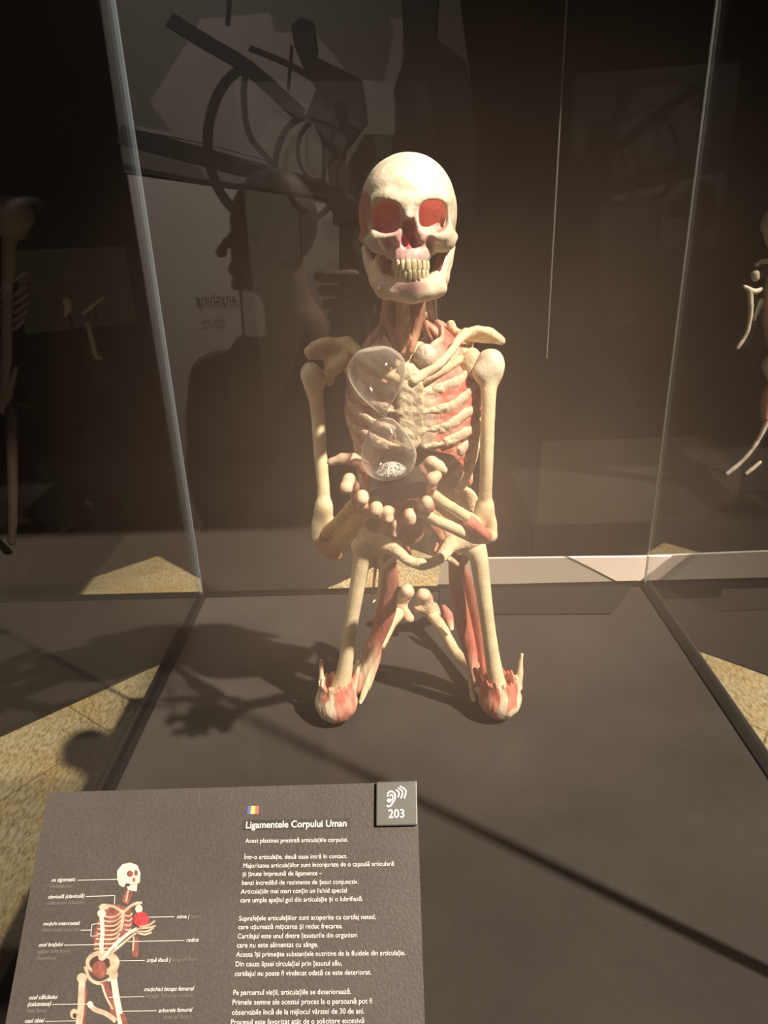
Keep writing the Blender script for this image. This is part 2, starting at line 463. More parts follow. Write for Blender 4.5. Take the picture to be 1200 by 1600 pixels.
# slanted grey panel outside the back glass
pb = [W(684, 913, 1.872), W(995, 911, 1.872), W(1047, 870, 1.96), W(692, 874, 1.96)]
M['panel_back'] = plain('grey_panel', (.28, .24, .21), .42, vary=.08, vscale=3)
nrm = np.cross(pb[1] - pb[0], pb[3] - pb[0]); nrm = _n(nrm); nrm = nrm if nrm[1] > 0 else -nrm
rp = empty('reading_panel', (pb[0] + pb[1]) / 2, 'slanted grey panel with a bright top edge behind the back glass, right of the legs', 'panel')
prism('board', pb, nrm * .008, M['panel_back'], rp)
e = .0035
M['bright_edge'] = plain('bright_edge', (.85, .83, .80), .3)
prism('top_edge', [pb[3] - nrm * .001, pb[2] - nrm * .001, pb[2] - nrm * .001 + (pb[2] - pb[1]) * .06, pb[3] - nrm * .001 + (pb[3] - pb[0]) * .06], nrm * .010, M['bright_edge'], rp)
prism('stand', [pb[0] * .7 + pb[1] * .3 + [0, .012, -.01], pb[0] * .3 + pb[1] * .7 + [0, .012, -.01], (*(pb[0] * .3 + pb[1] * .7)[:2] + [0, .012], FLOOR + .006), (*(pb[0] * .7 + pb[1] * .3)[:2] + [0, .012], FLOOR + .006)], (0, .03, 0), M['trim'], rp)
# dark band on the plinth inside the back glass, built as an added thin strip
strip_ = prism('mat', [np.minimum(q, [9, 1.822, 9]) for q in (WZ(688, 917, .0065), WZ(988, 915, .0065), WZ(955, 958, .0065), WZ(684, 959, .0065))], (0, 0, -.002), plain('dark_strip', (.014, .012, .011), .6))  # the dark band as a thin strip, not a known mat
tag(strip_, 'thin added dark strip on the plinth along the back glass, below the slanted grey panel', 'mat')

# ================================================================== the kneeling skeleton
sk = empty('skeleton', (0.03, 1.30, 0.0), 'plastinated human skeleton kneeling upright on the plinth and holding an hourglass in both hands', 'skeleton')
def A(*t): return [W(*q) for q in t]

# ------------------------------------------------------------------ skull
def skull_f(P):
    d = ell(P, W(637, 320, 1.215), (.0725, .092, .0735))
    d = smin(d, ell(P, W(637, 345, 1.225), (.0735, .082, .062)), .02)
    d = smin(d, ell(P, W(638, 303, 1.165), (.050, .044, .040)), .025)
    for q in (A((590, 315, 1.142), (607, 309, 1.128), (626, 316, 1.122)), A((652, 314, 1.122), (672, 308, 1.128), (692, 313, 1.142))):
        d = smin(d, chain(P, q, (.0075, .009, .008)), .012)
    for q in (A((583, 318, 1.150), (580, 344, 1.146), (587, 364, 1.140), (604, 371, 1.128), (625, 364, 1.122)),
              A((701, 316, 1.150), (704, 342, 1.146), (700, 362, 1.140), (686, 370, 1.128), (656, 362, 1.122))):
        d = smin(d, chain(P, q, (.0062, .0062, .0078, .0082, .007)), .009)
    d = smin(d, chain(P, A((639, 316, 1.124), (638, 337, 1.112)), (.0115, .0060)), .008)
    d = smin(d, chain(P, A((630, 322, 1.124), (627, 346, 1.118), (621, 372, 1.120)), (.006, .0055, .006)), .007)
    d = smin(d, chain(P, A((648, 322, 1.124), (652, 346, 1.118), (658, 372, 1.120)), (.006, .0055, .006)), .007)
    for q in (A((588, 378, 1.142), (574, 376, 1.165), (566, 374, 1.195), (566, 372, 1.225)), A((695, 374, 1.146), (705, 375, 1.165), (710, 372, 1.195), (710, 370, 1.225))):
        d = smin(d, chain(P, q, (.0085, .0065, .0055, .0055)), .012)
    for q in (W(597, 382, 1.150), W(691, 379, 1.150)): d = smin(d, ell(P, q, (.017, .014, .0135)), .016)
    d = smin(d, ell(P, W(641, 385, 1.150), (.033, .030, .033)), .014)
    d = smin(d, ell(P, W(643, 401, 1.138), (.0265, .025, .0135)), .012)
    for i, x in enumerate((622, 630, 638, 646.5, 655, 663)):                 # roots of the upper teeth
        d = smin(d, chain(P, A((x, 394, 1.118 + .008 * abs(i - 2.5) / 2.5), (x, 406, 1.114 + .010 * abs(i - 2.5) / 2.5)), (.0035, .0045)), .005)
    # hollows
    d = smax(d, -ell(P, W(604.5, 340, 1.125), (.0208, .027, .0210), p=2.7), .005)
    d = smax(d, -ell(P, W(676, 338.5, 1.125), (.0200, .027, .0212), p=2.7), .005)
    no = smin(ell(P, W(632.5, 377, 1.105), (.0066, .034, .0115)), ell(P, W(646.5, 377, 1.105), (.0066, .034, .0115)), .004)
    no = smin(no, cap(P, W(639, 372, 1.105), W(638.5, 350, 1.100), .0115, .0062), .004)
    no = smin(no, ell(P, W(638.8, 360, 1.117), (.0094, .026, .0150)), .003)
    no = smax(no, -cap(P, W(640, 350, 1.118), W(640, 392, 1.124), .0014, .0022), .002)
    d = smax(d, -no, .003)
    d = smax(d, -ell(P, W(564, 326, 1.150), (.0135, .030, .031)), .005)
    d = smax(d, -ell(P, W(714, 330, 1.150), (.0105, .028, .026)), .006)
    d = smax(d, -ell(P, W(606, 385, 1.118), (.0065, .008, .008)), .006)
    d = smax(d, -ell(P, W(673, 380, 1.118), (.0045, .007, .008)), .006)
    return d + .0004 * wob(P, 160)
def skull_c(V):
    n = .5 + .5 * wob(V, 90, 1.0)
    c = mixc(np.tile(PALE, (len(V), 1)), np.tile(np.array([.74, .64, .44]), (len(V), 1)), n * .4)
    pk = np.array([.68, .33, .36])
    for q, r, k in ((W(640, 372, 1.12), .042, 1.0), (W(620, 390, 1.12), .030, .75), (W(662, 385, 1.12), .030, .45), (W(658, 330, 1.12), .016, .35), (W(643, 400, 1.12), .03, .45)):
        c = mixc(c, pk, near(V, q, (r, r, r), .9) * k * (.7 + .5 * n))
    for q in (W(606, 384, 1.12), W(674, 381, 1.12)):
        c = mixc(c, np.array([.5, .13, .13]), near(V, q, (.009, .02, .011), .5) * .9)
    rs = np.array([.84, .38, .33])
    o = np.maximum(-ell(V, W(604.5, 340, 1.125), (.0208, .029, .0210), p=2.7), -ell(V, W(676, 338.5, 1.125), (.0200, .029, .0212), p=2.7))
    inside = np.clip((o + .0042) / .003, 0, 1) * (V[:, 1] > 1.118)
    c = mixc(c, rs, inside * (.85 + .25 * n))
    no = smin(ell(V, W(639, 377, 1.105), (.0138, .036, .0125)), cap(V, W(639, 372, 1.105), W(638.5, 349, 1.105), .0105, .0045), .004)
    no = smin(no, ell(V, W(638.8, 360, 1.117), (.0094, .026, .0150)), .003)
    c = mixc(c, np.array([.60, .08, .11]), np.clip((-no + .0006) / .002, 0, 1) * (V[:, 1] > 1.112))
    t = -ell(V, W(564, 326, 1.150), (.0135, .030, .031))
    c = mixc(c, np.array([.42, .14, .10]), np.clip((t + .004) / .003, 0, 1))
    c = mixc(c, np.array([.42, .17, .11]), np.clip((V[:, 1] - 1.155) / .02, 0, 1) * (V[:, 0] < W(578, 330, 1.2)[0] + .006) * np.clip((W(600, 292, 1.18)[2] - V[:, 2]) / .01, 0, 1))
    return c
c0 = W(637, 345, 1.21)
skull = sculpt('skull', skull_f, c0 + [-.09, -.12, -.085], c0 + [.09, .11, .105], .0015, skull_c, M['bone'], sk)

def mand_f(P):
    d = ell(P, W(643, 457, 1.126), (.034, .015, .0115))
    for q in (A((644, 452, 1.120), (615, 447, 1.138), (594, 440, 1.170), (589, 436, 1.19)), A((644, 452, 1.120), (671, 447, 1.138), (686, 437, 1.170), (690, 432, 1.19))):
        d = smin(d, chain(P, q, (.012, .0115, .011, .010)), .01)
    for q in (A((644, 462, 1.122), (616, 461, 1.138), (598, 456, 1.17), (592, 448, 1.188)), A((644, 462, 1.122), (669, 461, 1.138), (684, 455, 1.17), (689, 447, 1.188))):
        d = smin(d, chain(P, q, (.0085, .0085, .008, .008)), .01)
    for q in (A((589, 437, 1.188), (577, 412, 1.205), (571, 388, 1.220)), A((690, 434, 1.188), (699, 410, 1.205), (705, 386, 1.220))):
        d = smin(d, chain(P, q, (.011, .0085, .0065)), .008)
    for q in (A((668, 443, 1.142), (684, 429, 1.165), (697, 404, 1.195)), A((614, 445, 1.142), (599, 436, 1.165), (587, 412, 1.195))): d = smin(d, chain(P, q, (.0085, .0095, .007)), .008)
    for q in (A((590, 432, 1.178), (590, 402, 1.185)), A((688, 430, 1.178), (694, 402, 1.185))):
        d = smin(d, chain(P, q, (.010, .004)), .008)
    d = smin(d, chain(P, A((618, 442, 1.136), (630, 443, 1.122), (645, 443, 1.117), (660, 443, 1.122), (670, 441, 1.136)), (.0055, .006, .006, .006, .0055)), .006)
    d = smin(d, ell(P, W(644, 447, 1.122), (.023, .0115, .012)), .010)
    for q in (W(598, 452, 1.150), W(686, 450, 1.150)): d = smin(d, sph(P, q, .0125), .010)
    for i, x in enumerate((627.5, 634.4, 641, 648, 655, 661.5)):
        d = smin(d, chain(P, A((x, 452, 1.112 + .008 * abs(i - 2.5) / 2.5), (x, 438, 1.112 + .008 * abs(i - 2.5) / 2.5)), (.002, .0033)), .004)
    return d + .0004 * wob(P, 170)
def mand_c(V):
    n = .5 + .5 * wob(V, 110, 2.0)
    c = np.tile(np.array([.82, .66, .50]), (len(V), 1))
    c = mixc(c, np.array([.72, .36, .38]), near(V, W(645, 447, 1.115), (.028, .03, .014), .7) * .9)
    c = mixc(c, np.array([.66, .36, .30]), near(V, W(610, 448, 1.15), (.03, .05, .03), .8) * .6 * n)
    return mixc(c, PALE, near(V, W(648, 462, 1.11), (.03, .03, .009), .6) * .6)
mandible = sculpt('mandible', mand_f, W(640, 430, 1.165) + [-.085, -.08, -.06], W(640, 430, 1.165) + [.085, .08, .065], .0015, mand_c, M['bone'], skull)

def tooth(name, c, w, h, t, parent, yaw):
    bm = bmesh.new(); bmesh.ops.create_uvsphere(bm, u_segments=14, v_segments=10, radius=1)
    o = rel(parent); R = rotz(yaw)
    for v in bm.verts:
        q = np.array(v.co); s = np.sign(q); q = s * np.abs(q) ** .62
        q *= (1 + .10 * q[2] * (1 if name[0] == 'l' else -1)) 
        q = R @ (q * [w, t, h]) + c - o; v.co = q
    me = bpy.data.meshes.new(name); bm.to_mesh(me); bm.free(); me.materials.append(M['tooth'])
    me.polygons.foreach_set('use_smooth', [True] * len(me.polygons))
    ob = bpy.data.objects.new(name, me); COL.objects.link(ob); ob.parent = parent
for i, (x, w, h) in enumerate(((617, .0032, .0078), (622.4, .0036, .0090), (629.6, .0034, .0082), (638.2, .0041, .0090), (646.8, .0041, .0090), (655, .0034, .0082), (662.2, .0036, .0088), (667.6, .0032, .0075))):
    k = (i - 3.5) / 3.5
    tooth('upper_tooth', W(x, 414.0, 1.110 + .020 * k * k), w, h, .0032, skull, k * .9)
for i, x in enumerate((620.5, 627.4, 634.4, 641.2, 648, 654.8, 661.4, 667)):
    k = (i - 3.5) / 3.5
    tooth('lower_tooth', W(x, 431, 1.108 + .020 * k * k), .0030, .0078, .003, mandible, k * .9)
for q in (A((598, 392, 1.165), (602, 412, 1.165), (605, 432, 1.16)), A((690, 392, 1.168), (687, 408, 1.165), (680, 430, 1.16))):
    tube('cheek_muscle', spline(q, 9), (.004, .008, .009, .009, .009, .009, .009, .007, .004), .004, col=np.array([.30, .08, .06]), mat=M['muscle'], parent=skull)

# the head is carried a little forward of the shoulders and is small
_c0 = W(637, 345, 1.21) - rel(sk); _c1 = W(637, 345, 1.125) - rel(sk); _k = 0.93
skull.scale = (_k, _k, _k); skull.location = _c1 - _k * _c0

# ------------------------------------------------------------------ neck
def neck_f(P):
    d = chain(P, A((632, 425, 1.165), (630, 480, 1.195), (630, 560, 1.225)), (.026, .024, .030), .01)
    d = smin(d, chain(P, A((629, 462, 1.125), (630, 500, 1.145), (630, 545, 1.160)), (.010, .0105, .011)), .006)
    for a, b, c in (((607, 440, 1.155), (606, 492, 1.165), (622, 548, 1.150)), ((656, 440, 1.155), (655, 495, 1.165), (642, 548, 1.150))):
        d = smin(d, chain(P, A(a, b, c), (.009, .0085, .006)), .004)
    d = smin(d, chain(P, A((612, 455, 1.155), (600, 500, 1.185), (596, 530, 1.21), (580, 556, 1.215)), (.008, .007, .007, .006)), .006)
    d = smin(d, chain(P, A((652, 470, 1.165), (660, 505, 1.19), (672, 530, 1.21)), (.007, .006, .005)), .006)
    q = P * [1, 1, .25]
    return d + .0011 * wob(q, 330) + .0006 * wob(P, 210)
def neck_c(V):
    n = .5 + .5 * wob(V * [1, 1, .3], 260, .4)
    c = mixc(np.tile(np.array([.34, .13, .08]), (len(V), 1)), np.tile(np.array([.52, .30, .19]), (len(V), 1)), n)
    return mixc(c, np.array([.60, .42, .28]), np.clip((.6 - np.abs(V[:, 0] - W(630, 500, 1.19)[0]) / .012), 0, 1) * .5)
c0 = W(630, 500, 1.19)
sculpt('neck', neck_f, c0 + [-.075, -.10, -.10], c0 + [.065, .075, .09], .002, neck_c, M['muscle'], sk)
tube('neck_muscle', spline(A((655, 500, 1.225), (680, 517, 1.225), (700, 541, 1.215), (716, 565, 1.205)), 14), np.linspace(.010, .013, 14), .007, col=lambda V: mixc(np.tile(np.array([.72, .42, .28]), (len(V), 1)), RED, .5 + .5 * wob(V, 140)), mat=M['muscle'], parent=sk)
tube('neck_muscle', spline(A((606, 502, 1.225), (590, 520, 1.225), (574, 540, 1.215), (560, 565, 1.205)), 14), np.linspace(.009, .012, 14), .007, col=np.array([.42, .22, .14]), mat=M['muscle'], parent=sk)
M['acrylic'] = plain('clear_support', (.16, .15, .15), .12, spec=.8)
tube('support_strap', spline(A((668, 455, 1.19), (673, 490, 1.225), (678, 520, 1.265), (684, 560, 1.28)), 12), .006, .003, col=CREAM, mat=M['acrylic'], parent=sk)
tube('support_strap', spline(A((680, 455, 1.19), (681, 490, 1.23), (682, 520, 1.275)), 10), .0025, .0025, col=CREAM, mat=M['acrylic'], parent=sk)

# ------------------------------------------------------------------ ribs
CX, CY = .034, 1.205
def rib_pt(zf, phi, s=1.0, side=1):
    """phi 0 = breastbone, pi = spine"""
    aw = np.interp(zf, (.58, .62, .66, .688, .717, .746, .774, .802), (.098, .108, .116, .113, .106, .094, .074, .048)) * s
    bd = np.interp(zf, (.58, .66, .717, .746, .774, .802), (.080, .086, .084, .076, .062, .044)) * s
    dr = np.interp(zf, (.70, .774, .802), (.085, .062, .046))
    x = CX + side * aw * math.sin(phi) ** .9
    y = CY - bd * math.cos(phi) + .012 * (1 - math.cos(phi)) / 2
    return np.array([x, y, zf + dr * (1 - math.cos(phi)) / 2])
RIBZ = (.802, .774, .746, .717, .688, .660, .634, .607, .582, .556, .532)
START = (.30, .26, .24, .24, .26, .34, .62, .86, 1.08, 1.22, 1.38)
def rough(ob, amt, f=190):
    me = ob.data; V = np.array([v.co[:] for v in me.vertices])
    off = (wob(V, f) * .6 + wob(V, f * 2.3, 1.0) * .4) * amt
    N_ = np.array([v.normal[:] for v in me.vertices]); V = V + N_ * off[:, None]
    me.vertices.foreach_set('co', V.ravel()); me.update()
    return ob
for side in (1, -1):
    rows = []
    for i, (zf, st) in enumerate(zip(RIBZ, START)):
        ph = np.linspace(st, math.pi * .97, 70)
        pts = np.array([rib_pt(zf, p, 1, side) for p in ph])
        pts[:, 2] += .0022 * np.sin(ph * 7 + i * 2 + side) + .004 * np.exp(-((ph - .75) / .25) ** 2)
        rad = .0076 + .0016 * np.exp(-((ph - .6) / .35) ** 2) + .0009 * wob(np.column_stack([ph * 9, ph * 5 + i, ph * 3 + side]), 2.3)
        rad = rad * np.clip((ph - st) / .06 + .55, 0, 1)
        def rc(V, side=side):
            f = np.clip((V[:, 1] - 1.14) / .08, 0, 1); n = .5 + .5 * wob(V, 120, .7)
            c = mixc(np.tile(np.array([.72, .58, .42]), (len(V), 1)), np.tile(np.array([.74, .50, .38]), (len(V), 1)), n)
            return mixc(c, np.array([.60, .34, .25]), f * .6)
        rough(tube('rib', pts, rad * .55, rad, 16, col=rc, mat=M['rough_bone'], parent=sk), .0011)
        rows.append(np.array([rib_pt(zf, p, .972, side) for p in np.linspace(.03 if i < 6 else st - .1, math.pi * .97, 90)]))
    # muscle sheet between the ribs
    V, Fc = [], []; sub = 10
    for i in range(len(rows) - 1):
        for k in range(sub + (i == len(rows) - 2)):
            t = k / sub; V.append(rows[i] * (1 - t) + rows[i + 1] * t)
    n0 = len(V); V = np.array(V); m = V.shape[1]
    V = V.reshape(-1, 3)
    n = wob(V, 300, side) ; V = V + (V - np.array([CX, CY, 0])) * [1, 1, 0] * ((.016 * n + .012 * wob(V * [1, 1, .5], 520, side))[:, None])
    for i in range(n0 - 1):
        for k in range(m - 1):
            q = (i * m + k, i * m + k + 1, (i + 1) * m + k + 1, (i + 1) * m + k)
            Fc.append(q if side > 0 else q[::-1])
    nn = .5 + .5 * wob(V * [1, 1, .5], 95, 3 + side)
    fr = np.clip((np.abs(V[:, 0] - CX) - .022) / .020, 0, 1)
    cc = mixc(np.tile(np.array([.70, .56, .40]), (len(V), 1)), np.array([.66, .15, .115]) if side > 0 else np.array([.50, .20, .14]), fr * (.55 + .6 * nn))
    me = mesh_from(V - rel(sk), Fc, cc, 'rib_muscle'); me.materials.append(M['muscle'])
    me.polygons.foreach_set('use_smooth', [True] * len(me.polygons))
    ob = bpy.data.objects.new('rib_muscle', me); COL.objects.link(ob); ob.parent = sk
    so = ob.modifiers.new('thickness', 'SOLIDIFY'); so.thickness = .004; so.offset = -1
# hanging ends of the lowest ribs, right side
for q in (((742, 672), (733, 700), (722, 728), (712, 742)), ((748, 690), (741, 718), (728, 748), (716, 765)), ((726, 690), (718, 706), (708, 716), (700, 722)), ((748, 640), (747, 676), (742, 700), (733, 716))):
    pts = spline([W(x, y, 1.165 + .012 * i * 0) for i, (x, y) in enumerate(q)], 12)
    tube('floating_rib', pts, np.linspace(.0035, .0055, 12), np.linspace(.004, .007, 12), col=lambda V: mixc(np.tile(np.array([.70, .45, .34]), (len(V), 1)), np.array([.78, .66, .50]), .5 + .5 * wob(V, 160)), mat=M['rough_bone'], parent=sk)
def stern_f(P):
    d = chain(P, A((637, 588, 1.128), (640, 602, 1.122), (641, 640, 1.118), (642, 682, 1.124), (642, 700, 1.13)), (.021, .021, .021, .018, .010), .01)
    q = np.abs(P[:, 1] - (1.124 + 0 * P[:, 0])) - .009
    d = smax(d, q, .006)
    for i, zf in enumerate(RIBZ[:6]):
        for s in (1, -1):
            a = rib_pt(zf, .10, .97, s); b = rib_pt(zf, START[i] + .16, 1.0, s); b[2] += .001
            d = smin(d, cap(P, a, b, .0062, .0068), .007)
    return d + .0012 * wob(P, 260)
def stern_c(V):
    n = .5 + .5 * wob(V, 150, .3)
    return mixc(np.tile(np.array([.70, .56, .38]), (len(V), 1)), np.tile(np.array([.80, .69, .50]), (len(V), 1)), n)
sculpt('breastbone', stern_f, np.array([CX - .075, 1.08, .60]), np.array([CX + .075, 1.175, .84]), .0022, stern_c, M['rough_bone'], sk)
sculpt('lung_tip', lambda P: ell(P, W(665, 557, 1.150), (.0180, .017, .0200)) + .0006 * wob(P, 240), W(665, 557, 1.150) - .03, W(665, 557, 1.150) + .03, .002, lambda V: mixc(np.tile(np.array([.74, .64, .52]), (len(V), 1)), np.array([.62, .50, .40]), .5 + .5 * wob(V, 200)), M['rough_bone'], sk)
for q, s in ((A((648, 600, 1.125), (672, 588, 1.13), (700, 574, 1.155), (722, 560, 1.18)), 1), (A((648, 575, 1.15), (640, 562, 1.17), (650, 542, 1.20), (668, 532, 1.215)), 1), (A((622, 572, 1.145), (612, 560, 1.165), (604, 545, 1.195)), 1)):
    tube('rib', spline(q, 14), .006, .0075, col=np.array([.74, .57, .38]), mat=M['rough_bone'], parent=sk)

# ------------------------------------------------------------------ spine below the ribs
def spine_f(P):
    d = chain(P, A((640, 700, 1.30), (640, 760, 1.31), (641, 830, 1.33)), (.022, .024, .028), .006)
    for y in (705, 727, 749, 771, 793, 815):
        d = smin(d, ell(P, W(640, y, 1.305), (.030, .026, .009)), .006)
    d = smin(d, chain(P, A((655, 740, 1.28), (662, 790, 1.275), (690, 840, 1.26)), (.012, .015, .008)), .006)
    d = smin(d, chain(P, A((622, 740, 1.28), (615, 790, 1.275), (600, 840, 1.26)), (.012, .015, .008)), .006)
    return d + .001 * wob(P, 200)
c0 = W(640, 770, 1.31)
sculpt('spine', spine_f, c0 + [-.09, -.09, -.12], c0 + [.10, .08, .10], .003, lambda V: mixc(np.tile(np.array([.36, .15, .10]), (len(V), 1)), np.array([.50, .28, .18]), .5 + .5 * wob(V, 90)), M['muscle'], sk)
tube('spine', spline(A((640, 700, 1.30), (638, 640, 1.31), (634, 580, 1.30), (631, 530, 1.26)), 16), .020, .018, col=np.array([.45, .28, .18]), mat=M['rough_bone'], parent=sk)

sculpt('back_muscle', lambda P: smin(ell(P, W(688, 735, 1.265), (.058, .030, .062)), ell(P, W(600, 735, 1.265), (.050, .030, .060)), .02) + .002 * wob(P * [1, 1, .3], 260), W(640, 735, 1.265) + [-.12, -.05, -.09], W(640, 735, 1.265) + [.13, .05, .09], .003,
       lambda V: mixc(np.tile(np.array([.36, .22, .14]), (len(V), 1)), np.array([.50, .34, .22]), .5 + .5 * wob(V * [1, 1, .3], 150)), M['muscle'], sk)

# ------------------------------------------------------------------ shoulders
def shr_f(P):
    d = chain(P, A((646, 594, 1.120), (664, 583, 1.126), (684, 571, 1.132), (704, 550, 1.155), (716, 532, 1.185), (728, 521, 1.21)), (.0095, .0078, .0066, .0066, .0072, .009), .006)
    return d + .0006 * wob(P, 180)
sculpt('collarbone', shr_f, *bounds(A((646, 594, 1.120), (728, 521, 1.21)), .012), .002, CREAM, M['bone'], sk)
def scr_f(P):
    d = chain(P, A((704, 507, 1.235), (712, 518, 1.23), (726, 522, 1.22), (746, 517, 1.22), (766, 521, 1.215), (784, 533, 1.205)), (.0075, .0065, .0085, .0085, .0095, .0065), .008)
    d = smin(d, chain(P, A((722, 527, 1.222), (750, 527, 1.225), (778, 532, 1.215)), (.006, .009, .007)), .006)
    d = smin(d, chain(P, A((727, 552, 1.205), (736, 562, 1.20), (742, 580, 1.205)), (.0095, .013, .011)), .008)      # coracoid / glenoid
    d = smin(d, ell(P, W(735, 570, 1.180), (.016, .014, .024)), .008)
    d = smin(d, chain(P, A((738, 556, 1.22), (744, 596, 1.215)), (.014, .008)), .008)
    d = smin(d, chain(P, A((735, 530, 1.245), (722, 580, 1.275), (712, 660, 1.30)), (.008, .010, .006)), .006)
    return d + .0011 * wob(P, 170)
sculpt('shoulder_blade', scr_f, np.minimum(W(695, 500, 1.15), W(700, 670, 1.33)) - .01, np.maximum(W(790, 495, 1.2), W(745, 600, 1.33)) + .012, .0022, lambda V: mixc(np.tile(CREAM, (len(V), 1)), np.array([.74, .55, .36]), .5 + .5 * wob(V, 110)), M['rough_bone'], sk)

def shl_f(P):
    d = chain(P, A((620, 592, 1.122), (604, 585, 1.128), (588, 573, 1.145), (570, 560, 1.17), (556, 546, 1.19), (542, 536, 1.20)), (.0095, .0078, .0068, .0075, .009, .010), .006)
    return d + .0006 * wob(P, 180)
sculpt('collarbone', shl_f, *bounds(A((620, 592, 1.120), (540, 534, 1.21)), .012), .002, np.array([.76, .60, .36]), M['bone'], sk)
def scl_f(P):
    d = chain(P, A((545, 536, 1.205), (522, 537, 1.21), (500, 540, 1.205), (482, 549, 1.20)), (.0105, .011, .012, .008), .01)
    d = smin(d, chain(P, A((535, 546, 1.215), (510, 552, 1.215), (486, 556, 1.205)), (.012, .011, .006)), .008)
    d = smin(d, chain(P, A((548, 548, 1.20), (538, 560, 1.195), (524, 572, 1.20), (512, 585, 1.205)), (.009, .011, .014, .010)), .008)
    d = smin(d, chain(P, A((520, 560, 1.215), (515, 596, 1.215)), (.013, .008)), .008)
    d = smin(d, chain(P, A((535, 545, 1.245), (550, 590, 1.275), (560, 660, 1.30)), (.008, .010, .006)), .006)
    return d + .0010 * wob(P, 170)
sculpt('shoulder_blade', scl_f, np.minimum(W(470, 560, 1.19), W(540, 680, 1.33)) - .012, np.maximum(W(570, 520, 1.2), W(580, 525, 1.33)) + .012, .0022, lambda V: mixc(np.tile(np.array([.70, .54, .34]), (len(V), 1)), np.array([.62, .42, .26]), .5 + .5 * wob(V, 110)), M['rough_bone'], sk)

# ------------------------------------------------------------------ arms
def hum_r(P):
    d = ell(P, W(766, 570, 1.172), (.0235, .024, .026))
    d = smin(d, ell(P, W(755, 582, 1.160), (.017, .014, .019)), .006)
    d = smin(d, ell(P, W(772, 585, 1.164), (.012, .012, .018)), .008)
    d = smin(d, chain(P, A((764, 588, 1.166), (763, 625, 1.148), (761, 690, 1.138), (759, 760, 1.138), (757, 795, 1.142)), (.0150, .0120, .0115, .0110, .012), .01), .010)
    d = smin(d, chain(P, A((757, 792, 1.142), (745, 818, 1.138), (736, 832, 1.135)), (.012, .0125, .012)), .012)
    d = smin(d, chain(P, A((757, 792, 1.142), (767, 815, 1.142), (767, 835, 1.140)), (.011, .010, .0105)), .012)
    d = smin(d, chain(P, A((741, 836, 1.136), (765, 838, 1.140)), (.012, .011)), .008)
    return d + .0008 * wob(P, 130) * np.clip((P[:, 2] - .72) / .03, .3, 1)
def hum_c(V):
    n = .5 + .5 * wob(V, 110)
    return mixc(mixc(np.tile(np.array([.82, .69, .44]), (len(V), 1)), np.array([.82, .72, .56]), np.clip((V[:, 2] - .74) / .03, 0, 1)), np.array([.70, .52, .36]), n * .25)
sculpt('upper_arm_bone', hum_r, np.minimum(W(735, 600, 1.12), W(725, 850, 1.12)) - .02, W(790, 545, 1.20) + .02, .0022, hum_c, M['bone'], sk)
def hum_l(P):
    d = ell(P, W(486, 586, 1.198), (.0175, .018, .022))
    d = smin(d, ell(P, W(498, 592, 1.21), (.014, .014, .016)), .008)
    d = smin(d, chain(P, A((490, 605, 1.20), (496, 640, 1.197), (500, 700, 1.185), (505, 760, 1.172), (506, 795, 1.162)), (.0145, .0120, .0115, .0110, .012), .01), .012)
    d = smin(d, chain(P, A((506, 792, 1.163), (514, 818, 1.16), (521, 838, 1.155)), (.011, .011, .011)), .012)
    d = smin(d, chain(P, A((506, 792, 1.163), (497, 815, 1.16), (497, 838, 1.158)), (.011, .0105, .0115)), .012)
    return d + .0008 * wob(P, 130) * np.clip((P[:, 2] - .72) / .03, .3, 1)
sculpt('upper_arm_bone', hum_l, np.minimum(W(470, 600, 1.19), W(478, 850, 1.14)) - .02, np.maximum(W(515, 560, 1.22), W(530, 700, 1.2)) + .02, .0022, hum_c, M['bone'], sk)

# forearms reach forward from the elbows to the hands
def ulna_r(P):
    d = chain(P, A((760, 838, 1.148), (740, 838, 1.135), (712, 826, 1.105), (680, 812, 1.07), (655, 797, 1.04)), (.0135, .0125, .0105, .0095, .0085), .008)
    d = smin(d, chain(P, A((655, 797, 1.04), (650, 786, 1.035)), (.008, .0055)), .006)
    return d + .0006 * wob(P, 150)
sculpt('ulna', ulna_r, *bounds(A((766, 838, 1.168), (650, 786, 1.03)), .018), .002, lambda V: mixc(np.tile(CREAM, (len(V), 1)), np.array([.70, .50, .34]), near(V, W(748, 838, 1.14), (.03, .06, .02), .7)), M['bone'], sk)
def radius_r(P):
    d = chain(P, A((742, 816, 1.130), (722, 803, 1.105), (698, 788, 1.075), (676, 774, 1.05), (668, 769, 1.04)), (.0115, .0095, .009, .0098, .0115), .008)
    return d + .0006 * wob(P, 150)
sculpt('radius', radius_r, *bounds(A((745, 816, 1.15), (666, 768, 1.035)), .016), .002, np.array([.80, .70, .44]), M['bone'], sk)
tube('elbow_muscle', spline(A((728, 810, 1.108), (742, 822, 1.112), (756, 835, 1.122), (764, 842, 1.132)), 12), np.array([.004, .009, .012, .0135, .014, .0145, .0145, .014, .013, .011, .009, .004]), .011, col=lambda V: mixc(np.tile(np.array([.66, .22, .16]), (len(V), 1)), np.array([.74, .55, .40]), np.clip((W(745, 836, 1.13)[2] - V[:, 2]) / .01 + .4 * wob(V, 200), 0, 1)), mat=M['muscle'], parent=sk)
tube('forearm_membrane', spline(A((726, 818, 1.125), (700, 805, 1.09), (676, 792, 1.058)), 8), .003, .010, col=np.array([.66, .46, .22]), mat=M['bone'], parent=sk)

